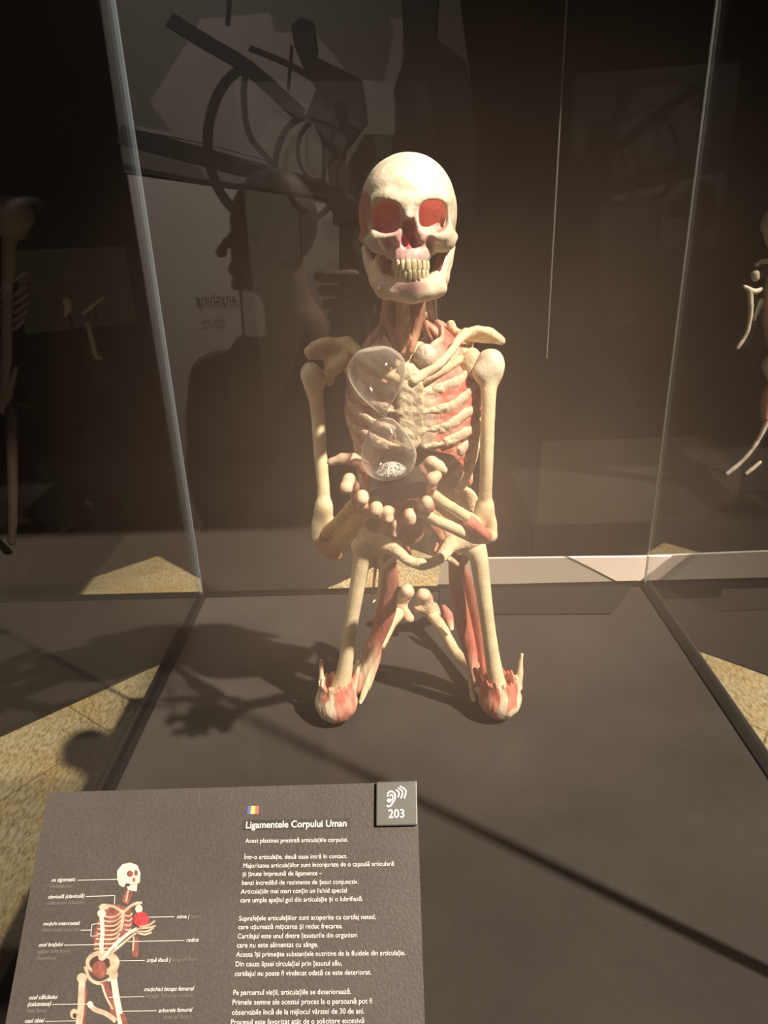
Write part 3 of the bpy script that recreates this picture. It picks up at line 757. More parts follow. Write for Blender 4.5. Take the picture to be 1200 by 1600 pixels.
def ulna_l(P):
    d = chain(P, A((503, 845, 1.165), (518, 858, 1.15), (545, 832, 1.11), (570, 800, 1.065), (583, 782, 1.04)), (.0145, .015, .0125, .0105, .009), .01)
    d = smin(d, chain(P, A((518, 862, 1.148), (527, 868, 1.145)), (.013, .009)), .008)
    return d + .0006 * wob(P, 150)
def fl_c(V):
    c = np.tile(np.array([.74, .46, .13]), (len(V), 1))
    e = W(516, 856, 1.15)
    c = mixc(c, np.array([.40, .17, .11]), np.clip(1.3 - length(V - e) / .042, 0, 1) * 1.2)
    return c
sculpt('ulna', ulna_l, *bounds(A((500, 866, 1.165), (585, 780, 1.035)), .018), .002, fl_c, M['bone'], sk)
def radius_l(P):
    d = chain(P, A((512, 832, 1.155), (530, 815, 1.125), (552, 790, 1.08), (564, 775, 1.05)), (.0125, .011, .0105, .0115), .008)
    return d + .0006 * wob(P, 150)
sculpt('radius', radius_l, *bounds(A((512, 832, 1.158), (566, 772, 1.045)), .018), .002, lambda V: mixc(fl_c(V), np.array([.62, .44, .22]), .4 + 0 * V[:, 0]), M['bone'], sk)
tube('forearm_membrane', spline(A((522, 838, 1.135), (545, 815, 1.095), (570, 787, 1.05)), 8), .004, .013, col=np.array([.76, .46, .10]), mat=M['bone'], parent=sk)

# ------------------------------------------------------------------ hands, cupped under the hourglass
HP = np.array([.70, .36, .30]); HT = np.array([.86, .64, .45])
def hand(pts_palm, rad_palm, fingers, lo_hi, tint=1.0):
    def pf(P):
        d = chain(P, pts_palm, rad_palm, .012)
        return d + .0012 * wob(P, 190)
    lo, hi = bounds(pts_palm, rad_palm, .008)
    h = sculpt('hand', pf, lo, hi, .0022, lambda V: mixc(np.tile(np.array([.34, .12, .09]), (len(V), 1)), np.array([.52, .24, .17]), .5 + .5 * wob(V, 150)), M['muscle'], sk)
    for nm, q, rr in fingers:
        q = A(*q)
        def ff(P, q=q, rr=rr):
            d = chain(P, q, rr, .003)
            for i in range(1, len(q) - 1): d = smin(d, sph(P, q[i], rr[i] * 1.13), .003)
            return d + .0004 * wob(P, 260)
        base, tip = q[0], q[-1]
        def fc(V, base=base, tip=tip):
            t = np.clip(((V - base) @ (tip - base)) / ((tip - base) @ (tip - base)), 0, 1)
            return mixc(np.tile(np.array([.64, .18, .17]), (len(V), 1)), HT, t * 1.35 - .35)
        a, b = bounds(q, rr, .005)
        sculpt(nm, ff, a, b, .0016, fc, M['bone'], h)
    return h
hand(A((568, 792, 1.045), (588, 794, 1.01), (612, 797, 1.0), (628, 804, 1.0)), (.012, .013, .014, .012),
     [('thumb', ((584, 762, 1.050), (568, 730, 1.045), (552, 718, 1.042), (534, 717, 1.04), (517, 722, 1.04)), (.009, .0095, .0088, .0075, .0062)),
      ('finger', ((560, 794, 1.0), (552, 760, .985), (546, 749, .975), (541, 762, .965)), (.0085, .0078, .0082, .0098)),
      ('finger', ((580, 800, .99), (566, 788, .945), (566, 775, .936), (566, 780, .932)), (.0085, .0074, .0078, .0088)),
      ('finger', ((600, 806, .99), (590, 801, .950), (588, 793, .938), (588, 798, .935)), (.0085, .0074, .0080, .0088)),
      ('finger', ((615, 804, .99), (608, 797, .960), (605, 800, .948), (607, 810, .945)), (.0082, .0070, .0072, .0076))], None)
hand(A((668, 790, 1.045), (650, 792, 1.02), (636, 797, 1.01), (628, 812, 1.01)), (.012, .013, .014, .012),
     [('thumb', ((650, 762, 1.052), (662, 734, 1.046), (674, 722, 1.042), (685, 729, 1.038), (693, 734, 1.035)), (.009, .0085, .0085, .0085, .0062)),
      ('finger', ((662, 788, 1.0), (673, 760, .985), (675, 749, .98), (682, 744, .982)), (.0085, .0078, .0086, .0082)),
      ('finger', ((652, 796, .99), (662, 788, .965), (667, 784, .958), (667, 789, .956)), (.0082, .0074, .0078, .0076)),
      ('finger', ((642, 804, .99), (640, 800, .968), (641, 806, .962), (642, 813, .960)), (.008, .0074, .0080, .0078)),
      ('finger', ((626, 812, .995), (621, 812, .98), (619, 822, .972), (617, 835, .97)), (.0078, .0062, .0058, .0048))], None)

# ------------------------------------------------------------------ hip bones
def pel_f(P):
    d = ell(P, W(723, 803, 1.315), (.014, .046, .056), rotz(.55))
    d = smax(d, -ell(P, W(714, 797, 1.295), (.014, .042, .056), rotz(.55)), .004)
    e = ell(P, W(580, 806, 1.315), (.014, .046, .056), rotz(-.55))
    e = smax(e, -ell(P, W(590, 800, 1.295), (.014, .042, .056), rotz(-.55)), .004)
    d = np.minimum(d, e)
    for q, r in ((A((716, 762, 1.30), (733, 768, 1.30), (744, 785, 1.29), (741, 812, 1.275), (730, 835, 1.265)), (.005, .0065, .0065, .008, .012)),
                 (A((588, 764, 1.30), (572, 770, 1.30), (560, 788, 1.29), (563, 815, 1.275), (574, 840, 1.265)), (.005, .0065, .0065, .008, .012)),
                 (A((566, 848, 1.265), (588, 845, 1.26), (606, 852, 1.245), (622, 862, 1.225), (634, 873, 1.21), (648, 880, 1.20), (660, 881, 1.197)), (.016, .019, .016, .0125, .0105, .0098, .0098)),
                 (A((742, 848, 1.265), (724, 844, 1.26), (706, 850, 1.245), (696, 862, 1.225), (686, 873, 1.21), (672, 880, 1.20), (660, 881, 1.197)), (.016, .019, .016, .0125, .0105, .0098, .0098)),
                 (A((604, 850, 1.26), (618, 828, 1.30), (628, 800, 1.335)), (.014, .010, .010)),
                 (A((706, 850, 1.26), (697, 826, 1.30), (688, 800, 1.335)), (.014, .010, .010)),
                 (A((590, 850, 1.275), (582, 876, 1.285), (596, 886, 1.27), (616, 872, 1.24)), (.012, .0075, .006, .006)),
                 (A((722, 848, 1.275), (728, 872, 1.285), (716, 882, 1.27), (700, 872, 1.24)), (.012, .0075, .006, .006))):
        d = smin(d, chain(P, q, r, .006), .009)
    return d + .0008 * wob(P, 120)
def pel_c(V):
    n = .5 + .5 * wob(V, 70, .9)
    c = mixc(np.tile(np.array([.74, .60, .40]), (len(V), 1)), np.array([.58, .41, .26]), n * .7)
    return mixc(c, np.array([.80, .68, .47]), np.clip((W(640, 862, 1.2)[2] - V[:, 2]) / .012, 0, 1) * (V[:, 1] < 1.24))
c0 = W(655, 825, 1.28)
sculpt('hip_bone', pel_f, c0 + [-.15, -.12, -.085], c0 + [.14, .10, .10], .0024, pel_c, M['rough_bone'], sk)
for q in (A((630, 826, 1.31), (632, 846, 1.27), (640, 866, 1.235)), A((690, 826, 1.31), (685, 848, 1.27), (680, 862, 1.235))):
    tube('pelvic_muscle', spline(q, 9), .004, (.004, .008, .011, .012, .012, .011, .009, .007, .004), col=np.array([.55, .20, .15]), mat=M['muscle'], parent=sk)

# ------------------------------------------------------------------ legs
def fem_l(P):
    d = chain(P, A((566, 872, 1.262), (556, 930, 1.262), (546, 990, 1.262), (538, 1050, 1.262), (530, 1085, 1.262)), (.0175, .0150, .0140, .0165, .022), .012)
    d = smin(d, ell(P, W(565, 854, 1.265), (.0205, .020, .021)), .010)
    d = smin(d, cap(P, W(568, 860, 1.265), W(590, 852, 1.272), .014, .014), .010)
    d = smin(d, sph(P, W(592, 850, 1.272), .021), .006)
    return d + .0008 * wob(P, 100) * np.clip((P[:, 2] - .36) / .04, .2, 1)
def fem_r(P):
    d = chain(P, A((748, 872, 1.262), (756, 930, 1.262), (764, 990, 1.262), (773, 1050, 1.262), (780, 1085, 1.262)), (.0180, .0155, .0145, .0170, .022), .012)
    d = smin(d, ell(P, W(744, 858, 1.265), (.0205, .020, .020)), .010)
    d = smin(d, cap(P, W(742, 860, 1.265), W(718, 850, 1.272), .014, .014), .010)
    d = smin(d, sph(P, W(716, 848, 1.272), .021), .006)
    return d + .0008 * wob(P, 100) * np.clip((P[:, 2] - .36) / .04, .2, 1)
fc_ = lambda V: mixc(np.tile(np.array([.82, .70, .46]), (len(V), 1)), np.array([.72, .56, .38]), (.5 + .5 * wob(V, 60)) * .35 + np.clip((V[:, 2] - .40) / .06, 0, .3))
sculpt('thigh_bone', fem_l, np.minimum(W(545, 870, 1.27), W(505, 1090, 1.26)) - .022, W(605, 838, 1.28) + .022, .0025, fc_, M['bone'], sk)
sculpt('thigh_bone', fem_r, np.minimum(W(705, 870, 1.27), W(760, 1095, 1.26)) - .022, np.maximum(W(765, 838, 1.28), W(800, 1050, 1.27)) + .022, .0025, fc_, M['bone'], sk)

def knee(c, top, spikes):
    lo = c + [-.075, -.07, -.05]; hi = c + [.075, .07, .105]
    z_rim = top
    def f(P):
        d = ell(P, c + [0, 0, .004], (.0445, .043, .0445))
        d = smin(d, cap(P, c + [0, .002, .015], c + [.0, .004, .075], .036, .034), .015)
        rim = z_rim + .0035 * np.sin(P[:, 0] * 330) + .002 * np.sin(P[:, 0] * 780 + 1)
        d = smax(d, P[:, 2] - rim, .002)
        d = smax(d, -cap(P, c + [0, .004, .045], c + [0, .004, .13], .0235, .028), .003)
        for a, b, r0, r1 in spikes: d = smin(d, cap(P, a, b, r0, r1), .006)
        g = P * [1, 1, .35]
        return np.maximum(d + .0011 * wob(g, 260), -P[:, 2] + .003)
    return f, lo, hi
KL = W(526, 1103, 1.262); KL[2] = .043
KR = W(781, 1105, 1.262); KR[2] = .043
f, lo, hi = knee(KL, .100, [(KL + [.036, .012, .03], KL + [.050, .03, .075], .009, .004), (KL + [-.030, .01, .06], KL + [-.026, .012, .112], .006, .003)])
def kl_c(V):
    x = V[:, 0] - KL[0]; z = V[:, 2] - KL[2]; n = wob(V * [1, 1, .4], 170, 1.0)
    c = mixc(np.tile(np.array([.80, .70, .52]), (len(V), 1)), np.array([.70, .54, .38]), .5 + .5 * n)
    r = np.clip((x + .004 + .004 * n) / .006, 0, 1) * np.clip((z + .028 + .5 * x + .004 * n) / .006, 0, 1) * np.clip((.046 - x - .006 * n) / .006, 0, 1)
    r = np.maximum(r, np.clip((z - .030 + .006 * n) / .006, 0, 1) * np.clip((-.006 - x) / .006, 0, 1) * np.clip((.03 + x + .008 * n) / .01, 0, 1) * .9)
    return mixc(c, np.array([.60, .19, .14]), r * (.85 + .2 * n))
sculpt('knee_muscle', f, lo, hi, .002, kl_c, M['muscle'], sk)
f, lo, hi = knee(KR, .098, [(KR + [.040, .012, .025], KR + [.046, .018, .112], .009, .0025), (KR + [-.042, .02, .03], KR + [-.050, .035, .055], .008, .005)])
def kr_c(V):
    x = V[:, 0] - KR[0]; z = V[:, 2] - KR[2]; n = wob(V * [1, 1, .4], 170, 2.0)
    c = mixc(np.tile(np.array([.82, .72, .54]), (len(V), 1)), np.array([.70, .54, .38]), .5 + .5 * n)
    r = np.clip((-.006 - x + .25 * z * 0 + .003 * n - np.clip(-z, 0, 1) * .0) / .004, 0, 1) * np.clip((z + .034 + .25 * (x + .02) + .004 * n) / .006, 0, 1)
    r2 = np.clip((x - .006 + .003 * n) / .004, 0, 1) * np.clip((.034 - x + .003 * n) / .005, 0, 1) * np.clip((z - .002 + .4 * abs(x - .02) + .005 * n) / .008, 0, 1)
    return mixc(c, np.array([.60, .17, .13]), np.maximum(r, r2) * (.9 + .2 * n))
sculpt('knee_muscle', f, lo, hi, .002, kr_c, M['muscle'], sk)

# shins run back from the knees to raised heels
def tib(side):
    k = KL if side < 0 else KR
    an = W(628, 950, 1.60) if side < 0 else W(672, 958, 1.60)
    if side < 0:
        q = [k + [.022, .03, .0], k + [.030, .08, .012], W(590, 1015, 1.44), W(610, 978, 1.53), an]
    else:
        q = [k + [-.022, .03, .0], k + [-.030, .08, .012], W(716, 1025, 1.44), W(694, 985, 1.53), an]
    return q
for side in (-1, 1):
    q = tib(side); rr = (.020, .0165, .0125, .0125, .017)
    sculpt('shin_bone', lambda P: chain(P, q, rr, .014) + .0008 * wob(P, 110), *bounds(q, rr, .006), .0028, lambda V: mixc(np.tile(np.array([.78, .62, .38]), (len(V), 1)), np.array([.66, .48, .30]), .5 + .5 * wob(V, 90)), M['bone'], sk)
    # foot: heel bone up, toes tucked under on the plinth
    if side < 0:
        hl = W(636, 924, 1.585); ml = W(640, 958, 1.575); foot = [(hl, W(627, 945, 1.60)), (W(627, 945, 1.60), W(640, 966, 1.57))]
    else:
        hl = W(662, 930, 1.575); ml = W(655, 948, 1.58); foot = [(hl, W(674, 955, 1.60)), (W(674, 955, 1.60), W(654, 948, 1.575))]
    toe0 = W(627, 958, 1.63) if side < 0 else W(680, 965, 1.63)
    def ft(P):
        d = chain(P, [hl, (hl + foot[0][1]) / 2, foot[0][1]], (.0185, .0165, .020), .01)
        d = smin(d, cap(P, foot[1][0], foot[1][1], .017, .012), .010)
        d = smin(d, chain(P, [foot[0][1], toe0 + [0, .02, 0], np.array([toe0[0], 1.70, .016])], (.016, .015, .013), .01), .01)
        return np.maximum(d + .0014 * wob(P, 150), -P[:, 2] + .003)
    lo, hi = bounds([hl, foot[0][1], foot[1][1], toe0, np.array([toe0[0], 1.70, .016])], .026)
    lo[2] = -.004
    sculpt('foot', ft, lo, hi, .0026, lambda V: mixc(np.tile(np.array([.76, .60, .42]), (len(V), 1)), np.array([.62, .42, .28]), .5 + .5 * wob(V, 120)), M['rough_bone'], sk)

def strip(name, q, ra, rb, cols, n=22):
    pts = spline(A(*q), n); u = np.linspace(0, 1, n)
    a = np.interp(u, np.linspace(0, 1, len(ra)), ra); b = np.interp(u, np.linspace(0, 1, len(rb)), rb)
    def c(V):
        t = np.clip(((V - pts[0]) @ (pts[-1] - pts[0])) / ((pts[-1] - pts[0]) @ (pts[-1] - pts[0])), 0, 1)
        cc = np.stack([np.interp(t, np.linspace(0, 1, len(cols)), [k[i] for k in cols]) for i in range(3)], 1)
        return cc * (1 + .22 * wob(V * [1, 1, .2], 300))[:, None]
    return tube(name, pts, a, b, 16, up=(0, 1, 0), col=c, mat=M['muscle'], parent=sk)
TW = np.array([.74, .60, .42]); MR = np.array([.58, .19, .14]); MD = np.array([.42, .16, .12])
strip('thigh_muscle', ((610, 866, 1.285), (610, 910, 1.30), (602, 960, 1.315), (586, 1005, 1.325), (570, 1045, 1.315), (556, 1085, 1.30)), (.010, .017, .021, .017, .012, .006), (.008, .014, .017, .014, .009, .005), (MD, MD, MR, MR, TW, MR))
strip('thigh_muscle', ((600, 870, 1.31), (598, 930, 1.34), (592, 985, 1.36), (585, 1030, 1.36), (574, 1078, 1.32)), (.009, .012, .011, .014, .006), (.007, .010, .010, .010, .005), (TW, TW, TW, MR, TW))
strip('tendon', ((588, 868, 1.29), (585, 905, 1.29), (581, 940, 1.29), (586, 938, 1.30)), (.004, .003, .002, .002), (.003, .003, .002, .002), (BEIGE, BEIGE, TW))
strip('tendon', ((594, 985, 1.34), (582, 1030, 1.335), (570, 1078, 1.31), (562, 1100, 1.30)), (.003, .006, .008, .004), (.003, .004, .005, .003), (TW, TW, CREAM))
strip('tendon', ((572, 1000, 1.30), (560, 1045, 1.29), (552, 1070, 1.28)), (.002, .004, .003), (.002, .003, .003), (TW, TW))
strip('thigh_muscle', ((707, 864, 1.285), (712, 910, 1.30), (722, 965, 1.315), (735, 1020, 1.325), (744, 1072, 1.31)), (.008, .014, .018, .015, .006), (.007, .012, .015, .012, .005), (MD, MD, MR * .9, MR, TW))
strip('thigh_muscle', ((718, 868, 1.30), (735, 925, 1.325), (748, 985, 1.335), (757, 1035, 1.325), (762, 1075, 1.30)), (.006, .012, .014, .012, .006), (.006, .010, .012, .010, .005), (MD, MD, MD, MR, MR))
strip('tendon', ((730, 1000, 1.345), (734, 1045, 1.335), (738, 1086, 1.31), (741, 1096, 1.285)), (.003, .005, .006, .004), (.003, .004, .005, .003), (TW, TW, CREAM))
strip('calf_muscle', ((692, 946, 1.53), (700, 962, 1.51), (706, 985, 1.49)), (.005, .013, .005), (.004, .008, .004), (MR, MR, TW))

# ================================================================== the hourglass
ax0 = W(619, 765, .985); ax0[2] += 0
top_c = W(597, 590, .985)
low_c = W(612, 697, .985)
neck_p = W(606.5, 648, .985)
hz = _n(top_c - low_c)
hg = empty('hourglass', ax0, 'clear glass hourglass with grey sand on a black block in the skeleton hands', 'hourglass')
def frame_from(axis):
    x = _n(np.array([1, -.0, 0]) - axis * axis[0]); y = np.cross(axis, x)
    return np.array([x, y, axis]).T
HR = frame_from(hz)
pxm = 1 / 1085.0
base_top = W(612, 745, .985); 
# block
bm = bmesh.new(); bmesh.ops.create_cube(bm, size=1)
BH = .021
bc = base_top + (W(617, 745, .985) - base_top) - hz * (BH / 2 + .001)
RZ = rotz(.09)
for v in bm.verts:
    q = HR @ (RZ @ (np.array(v.co) * [.079, .072, BH])) + bc - rel(hg); v.co = q
bmesh.ops.bevel(bm, geom=bm.edges[:], offset=.0018, segments=2, affect='EDGES')
me = bpy.data.meshes.new('base'); bm.to_mesh(me); bm.free(); me.materials.append(plain('black_wood', (.018, .016, .015), .3))
ob = bpy.data.objects.new('base', me); COL.objects.link(ob); ob.parent = hg
def bulb_glass():
    m = bpy.data.materials.new('clear_glass'); m.use_nodes = True; N, L = m.node_tree.nodes, m.node_tree.links; N.clear()
    out = N.new('ShaderNodeOutputMaterial'); tr = N.new('ShaderNodeBsdfTransparent'); gl = N.new('ShaderNodeBsdfGlossy'); gl.inputs['Roughness'].default_value = .07
    lw = N.new('ShaderNodeLayerWeight'); lw.inputs[0].default_value = .42
    r = N.new('ShaderNodeValToRGB'); r.color_ramp.elements[0].position = .0; r.color_ramp.elements[0].color = (1, 1, 1, 1)
    r.color_ramp.elements[1].position = .96; r.color_ramp.elements[1].color = (.62, .60, .55, 1)
    x = r.color_ramp.elements.new(.75); x.color = (.93, .93, .91, 1)
    L.new(lw.outputs['Facing'], r.inputs[0]); L.new(r.outputs[0], tr.inputs[0])
    fr = fresnel_node(N, L)
    a = N.new('ShaderNodeMixShader'); L.new(fr.outputs[0], a.inputs[0]); L.new(tr.outputs[0], a.inputs[1]); L.new(gl.outputs[0], a.inputs[2])
    # pale rim painted in by view angle, for the bright outline of the glass
    df = N.new('ShaderNodeBsdfTranslucent'); df.inputs[0].default_value = (.9, .86, .78, 1)
    d2 = N.new('ShaderNodeBsdfDiffuse'); d2.inputs[0].default_value = (.9, .86, .78, 1)
    dm = N.new('ShaderNodeMixShader'); dm.inputs[0].default_value = .5; L.new(df.outputs[0], dm.inputs[1]); L.new(d2.outputs[0], dm.inputs[2])
    l2 = N.new('ShaderNodeLayerWeight'); l2.inputs[0].default_value = .5
    r2 = N.new('ShaderNodeValToRGB'); r2.color_ramp.elements[0].position = .0; r2.color_ramp.elements[0].color = (.012, .012, .012, 1)
    r2.color_ramp.elements[1].position = .93; r2.color_ramp.elements[1].color = (.9, .9, .9, 1)
    x2 = r2.color_ramp.elements.new(.66); x2.color = (.09, .09, .09, 1)
    L.new(l2.outputs['Facing'], r2.inputs[0])
    b = N.new('ShaderNodeMixShader'); L.new(r2.outputs[0], b.inputs[0]); L.new(a.outputs[0], b.inputs[1]); L.new(dm.outputs[0], b.inputs[2])
    L.new(b.outputs[0], out.inputs[0]); return m
M['clear'] = bulb_glass()
def lathe(name, prof, mat, parent, origin, R, n=48, cap_=False):
    V, Fc = [], []
    for r, z in prof:
        for k in range(n):
            a = 2 * math.pi * k / n; V.append(origin + R @ np.array([r * math.cos(a), r * math.sin(a), z]))
    m = len(prof)
    for i in range(m - 1):
        for k in range(n):
            k2 = (k + 1) % n; Fc.append((i * n + k, i * n + k2, (i + 1) * n + k2, (i + 1) * n + k))
    me = mesh_from(np.array(V) - rel(parent), Fc, None, name); me.materials.append(mat); me.polygons.foreach_set('use_smooth', [True] * len(me.polygons))
    ob = bpy.data.objects.new(name, me); COL.objects.link(ob); ob.parent = parent; return ob
# profile from the bottom of the lower bulb to the top of the upper one (radius, height above the block)
LN = float((neck_p - base_top) @ hz); LT = float((W(594, 543, .985) - base_top) @ hz)
pr = spline([(.004, .0015), (.020, .0022), (.0325, .010), (.0395, .026), (.0385, .042), (.030, .062), (.0165, .082), (.006, LN - .006), (.0032, LN), (.006, LN + .005), (.0165, LN + .018), (.030, LN + .036), (.0385, LN + .056), (.0395, LN + .072), (.034, LT - .012), (.022, LT - .002), (.010, LT + .0003), (.0006, LT)], 90)
pr[:, 0] = np.maximum(pr[:, 0], .0005)
lathe('glass_bulb', pr, M['clear'], hg, base_top, HR)
inner = [(max(r - .0016, .0004), z + (.0014 if z < LN else -.0014)) for r, z in pr]
lathe('glass_bulb', inner[::-1], M['clear'], hg, base_top, HR)
lathe('neck_ring', [(.0034, LN - .004), (.0052, LN - .002), (.0052, LN + .002), (.0034, LN + .004)], M['clear'], hg, base_top, HR)
def sand_mat():
    m, N, L, b = new_mat('sand'); tc = N.new('ShaderNodeTexCoord')
    v = N.new('ShaderNodeTexVoronoi'); v.inputs['Scale'].default_value = 430; L.new(tc.outputs['Object'], v.inputs[0])
    r = N.new('ShaderNodeValToRGB'); e_ = r.color_ramp.elements; e_[0].color = (.03, .03, .03, 1); e_[1].color = (.85, .85, .80, 1); e_[0].position = .12; e_[1].position = .62
    L.new(v.outputs['Color'], r.inputs[0]); L.new(r.outputs[0], b.inputs['Base Color'])
    k = N.new('ShaderNodeBump'); k.inputs['Strength'].default_value = .8; k.inputs['Distance'].default_value = .001; L.new(v.outputs['Distance'], k.inputs['Height']); L.new(k.outputs[0], b.inputs['Normal'])
    b.inputs['Roughness'].default_value = .5; return m
sd = spline([(.0185, .0045), (.0225, .0072), (.0225, .010), (.016, .0165), (.008, .021), (.0008, .0225)], 16)
so_ = lathe('sand', sd, sand_mat(), hg, base_top, HR); tag(so_, 'heap of grey and white sand grains')

# ================================================================== the information sign in front of the case
TILT = math.radians(40)
SD = np.array([0, -math.cos(TILT), -math.sin(TILT)])          # down the slope
SN = np.array([0, -math.sin(TILT), math.cos(TILT)])           # out of the sign
S0 = W(75, 1238, .49)
def S(px, py, off=0.0):
    v = ROT @ np.array([px - 600.0, 800.0 - py, -FPX])
    return EYE + v * (((S0 - EYE) @ SN) / (v @ SN)) + SN * off
def flat(name, polys, mats, parent, off, idx=None):
    """printed flat shapes, all lying on the sign"""
    V, Fc = [], []
    for ring in polys:
        n0 = len(V); V += list(ring); Fc.append(tuple(range(n0, n0 + len(ring))))
    me = mesh_from(np.array(V) - rel(parent), Fc, None, name)
    for m in mats: me.materials.append(m)
    if idx: me.polygons.foreach_set('material_index', idx)
    ob = bpy.data.objects.new(name, me); COL.objects.link(ob); ob.parent = parent
    return ob
def ring_px(pts, off, f=S): return [f(x, y, off) for x, y in pts]
def ell_px(cx, cy, rx, ry, off, n=20, f=S): return [f(cx + rx * math.cos(a), cy + ry * math.sin(a), off) for a in np.linspace(0, 2 * math.pi, n, endpoint=False)]
def ribbon_px(pts, w, off, smooth=True, f=S):
    pts = np.array(pts, float)
    if smooth and len(pts) > 2: pts = spline(np.column_stack([pts, np.zeros(len(pts))]), 5 * len(pts))[:, :2]
    T = np.gradient(pts, axis=0); T /= np.linalg.norm(T, axis=1)[:, None] + 1e-9
    Nn = np.column_stack([-T[:, 1], T[:, 0]]); w = np.broadcast_to(w, (len(pts),))
    L_ = pts + Nn * w[:, None] / 2; R_ = pts - Nn * w[:, None] / 2
    return [[f(*L_[i], off), f(*L_[i + 1], off), f(*R_[i + 1], off), f(*R_[i], off)] for i in range(len(pts) - 1)]
def text_verts(body, italic=False, bold=False):
    cu = bpy.data.curves.new('t', 'FONT'); cu.body = body; cu.size = 1; cu.resolution_u = 3
    cu.shear = .22 if italic else 0; cu.offset = 0.012 if bold else 0
    o = bpy.data.objects.new('t', cu); COL.objects.link(o)
    bpy.context.view_layer.update()
    me = bpy.data.meshes.new_from_object(o.evaluated_get(bpy.context.evaluated_depsgraph_get()))
    V = np.array([v.co[:] for v in me.vertices]); Fc = [tuple(p.vertices) for p in me.polygons]
    bpy.data.objects.remove(o); bpy.data.curves.remove(cu); bpy.data.meshes.remove(me)
    return V, Fc
def text_block(name, lines, mat, parent, off=.0007, bold=False, italic=False, f=S, nrm=None):
    nrm = SN if nrm is None else nrm
    VV, FF = [], []; n0 = 0
    for body, x0, y0, x1, y1 in lines:
        V, Fc = text_verts(body, italic, bold)
        a, b = f(x0, y0, off), f(x1, y1, off)
        x = (b - a); wd = V[:, 0].max() - V[:, 0].min(); s = np.linalg.norm(x) / wd; x = _n(x); y = _n(np.cross(nrm, x))
        Q = a + np.outer((V[:, 0] - V[:, 0].min()) * s, x) + np.outer(V[:, 1] * s, y)
        VV.append(Q); FF += [tuple(i + n0 for i in q) for q in Fc]; n0 += len(Q)
    me = mesh_from(np.concatenate(VV) - rel(parent), FF, None, name); me.materials.append(mat)
    ob = bpy.data.objects.new(name, me); COL.objects.link(ob); ob.parent = parent
    return ob

sign = empty('information_sign', S(360, 1400), 'slanted dark grey information sign with white text and a printed skeleton', 'sign')
tl, tr_ = S(75, 1238), S(651, 1221.5)
LEN = .44
M['sign'] = plinth_mat('sign_face', (.042, .037, .034), .16)
prism('board', [tl, tr_, tr_ + SD * LEN, tl + SD * LEN], -SN * .008, M['sign'], sign)
boxmesh('stand', ((tl[0] + tr_[0]) / 2 - .04, .28, FLOOR + .006), ((tl[0] + tr_[0]) / 2 + .04, .32, (tl + SD * .27)[2] - .012), M['trim'], sign, bevel=.003)
M['ink'] = plain('white_print', (.52, .51, .49), .5)
M['ink_grey'] = plain('grey_print', (.115, .105, .098), .5)
M['ink_dark'] = plain('dark_print', (.018, .016, .014), .5)
def c6(l): return [(b, 340 + x0 * .3, 1200 + y0 * .3, 340 + x1 * .3, 1200 + y1 * .3) for b, x0, y0, x1, y1 in l]
def c5(l): return [(b, x0 / 3, 1200 + y0 / 3, x1 / 3, 1200 + y1 / 3) for b, x0, y0, x1, y1 in l]
flat('title_bar', [ring_px([(340 + x * .3, 1200 + y * .3) for x, y in ((136, 272), (690, 260), (690, 311), (131, 323))], .0004)], [M['ink_dark']], sign, 0)
text_block('title', c6([('Ligamentele Corpului Uman', 148, 314, 672, 304)]), M['ink'], sign, bold=True)
paras = [
 [('Acest plastinat prezintă articulațiile corpului.', 145, 390, 678, 384)],
 [('Într-o articulație, două oase intră în contact.', 137, 475, 675, 470),
  ('Majoritatea articulațiilor sunt înconjurate de o capsulă articulară', 134, 520, 918, 509),
  ('și ținute împreună de ligamente –', 130, 563, 545, 558),
  ('benzi incredibil de rezistente de țesut conjunctiv.', 127, 609, 733, 603),
  ('Articulațiile mai mari conțin un lichid special', 122, 655, 673, 648),
  ('care umple spațiul gol din articulație și o lubrifiază.', 119, 700, 757, 692)],
 [('Suprafețele articulațiilor sunt acoperite cu cartilaj neted,', 112, 795, 824, 786),
  ('care ușurează mișcarea și reduc frecarea.', 108, 840, 650, 834),
  ('Cartilajul este unul dintre țesuturile din organism', 105, 888, 727, 881),
  ('care nu este alimentat cu sânge.', 101, 935, 524, 931),
  ('Acesta își primește substanțele nutritive de la fluidele din articulație.', 97, 983, 978, 974),
  ('Din cauza lipsei circulației prin țesutul său,', 94, 1033, 648, 1028),
  ('cartilajul nu poate fi vindecat odată ce este deteriorat.', 90, 1083, 800, 1075)],
 [('Pe parcursul vieții, articulațiile se deteriorează.', 82, 1182, 695, 1176),
  ('Primele semne ale acestui proces la o persoană pot fi', 78, 1233, 804, 1226),
  ('observabile încă de la mijlocul vârstei de 30 de ani.', 75, 1285, 764, 1278),
  ('Procesul este favorizat atât de o solicitare excesivă', 70, 1336, 763, 1328)]]
for p in paras: text_block('text_paragraph', c6(p), M['ink'], sign)
for x0, x1, col in ((155, 174, (.06, .07, .22)), (174, 195, (.62, .45, .07)), (195, 214, (.62, .08, .07))):
    flat('flag_stripe', [ring_px([(340 + x * .3, 1200 + y * .3) for x, y in ((x0 + 1, 198), (x1 + 1, 197.5), (x1 - 1, 239), (x0 - 1, 240))], .0005)], [plain('flag_print', col, .5)], sign, 0)
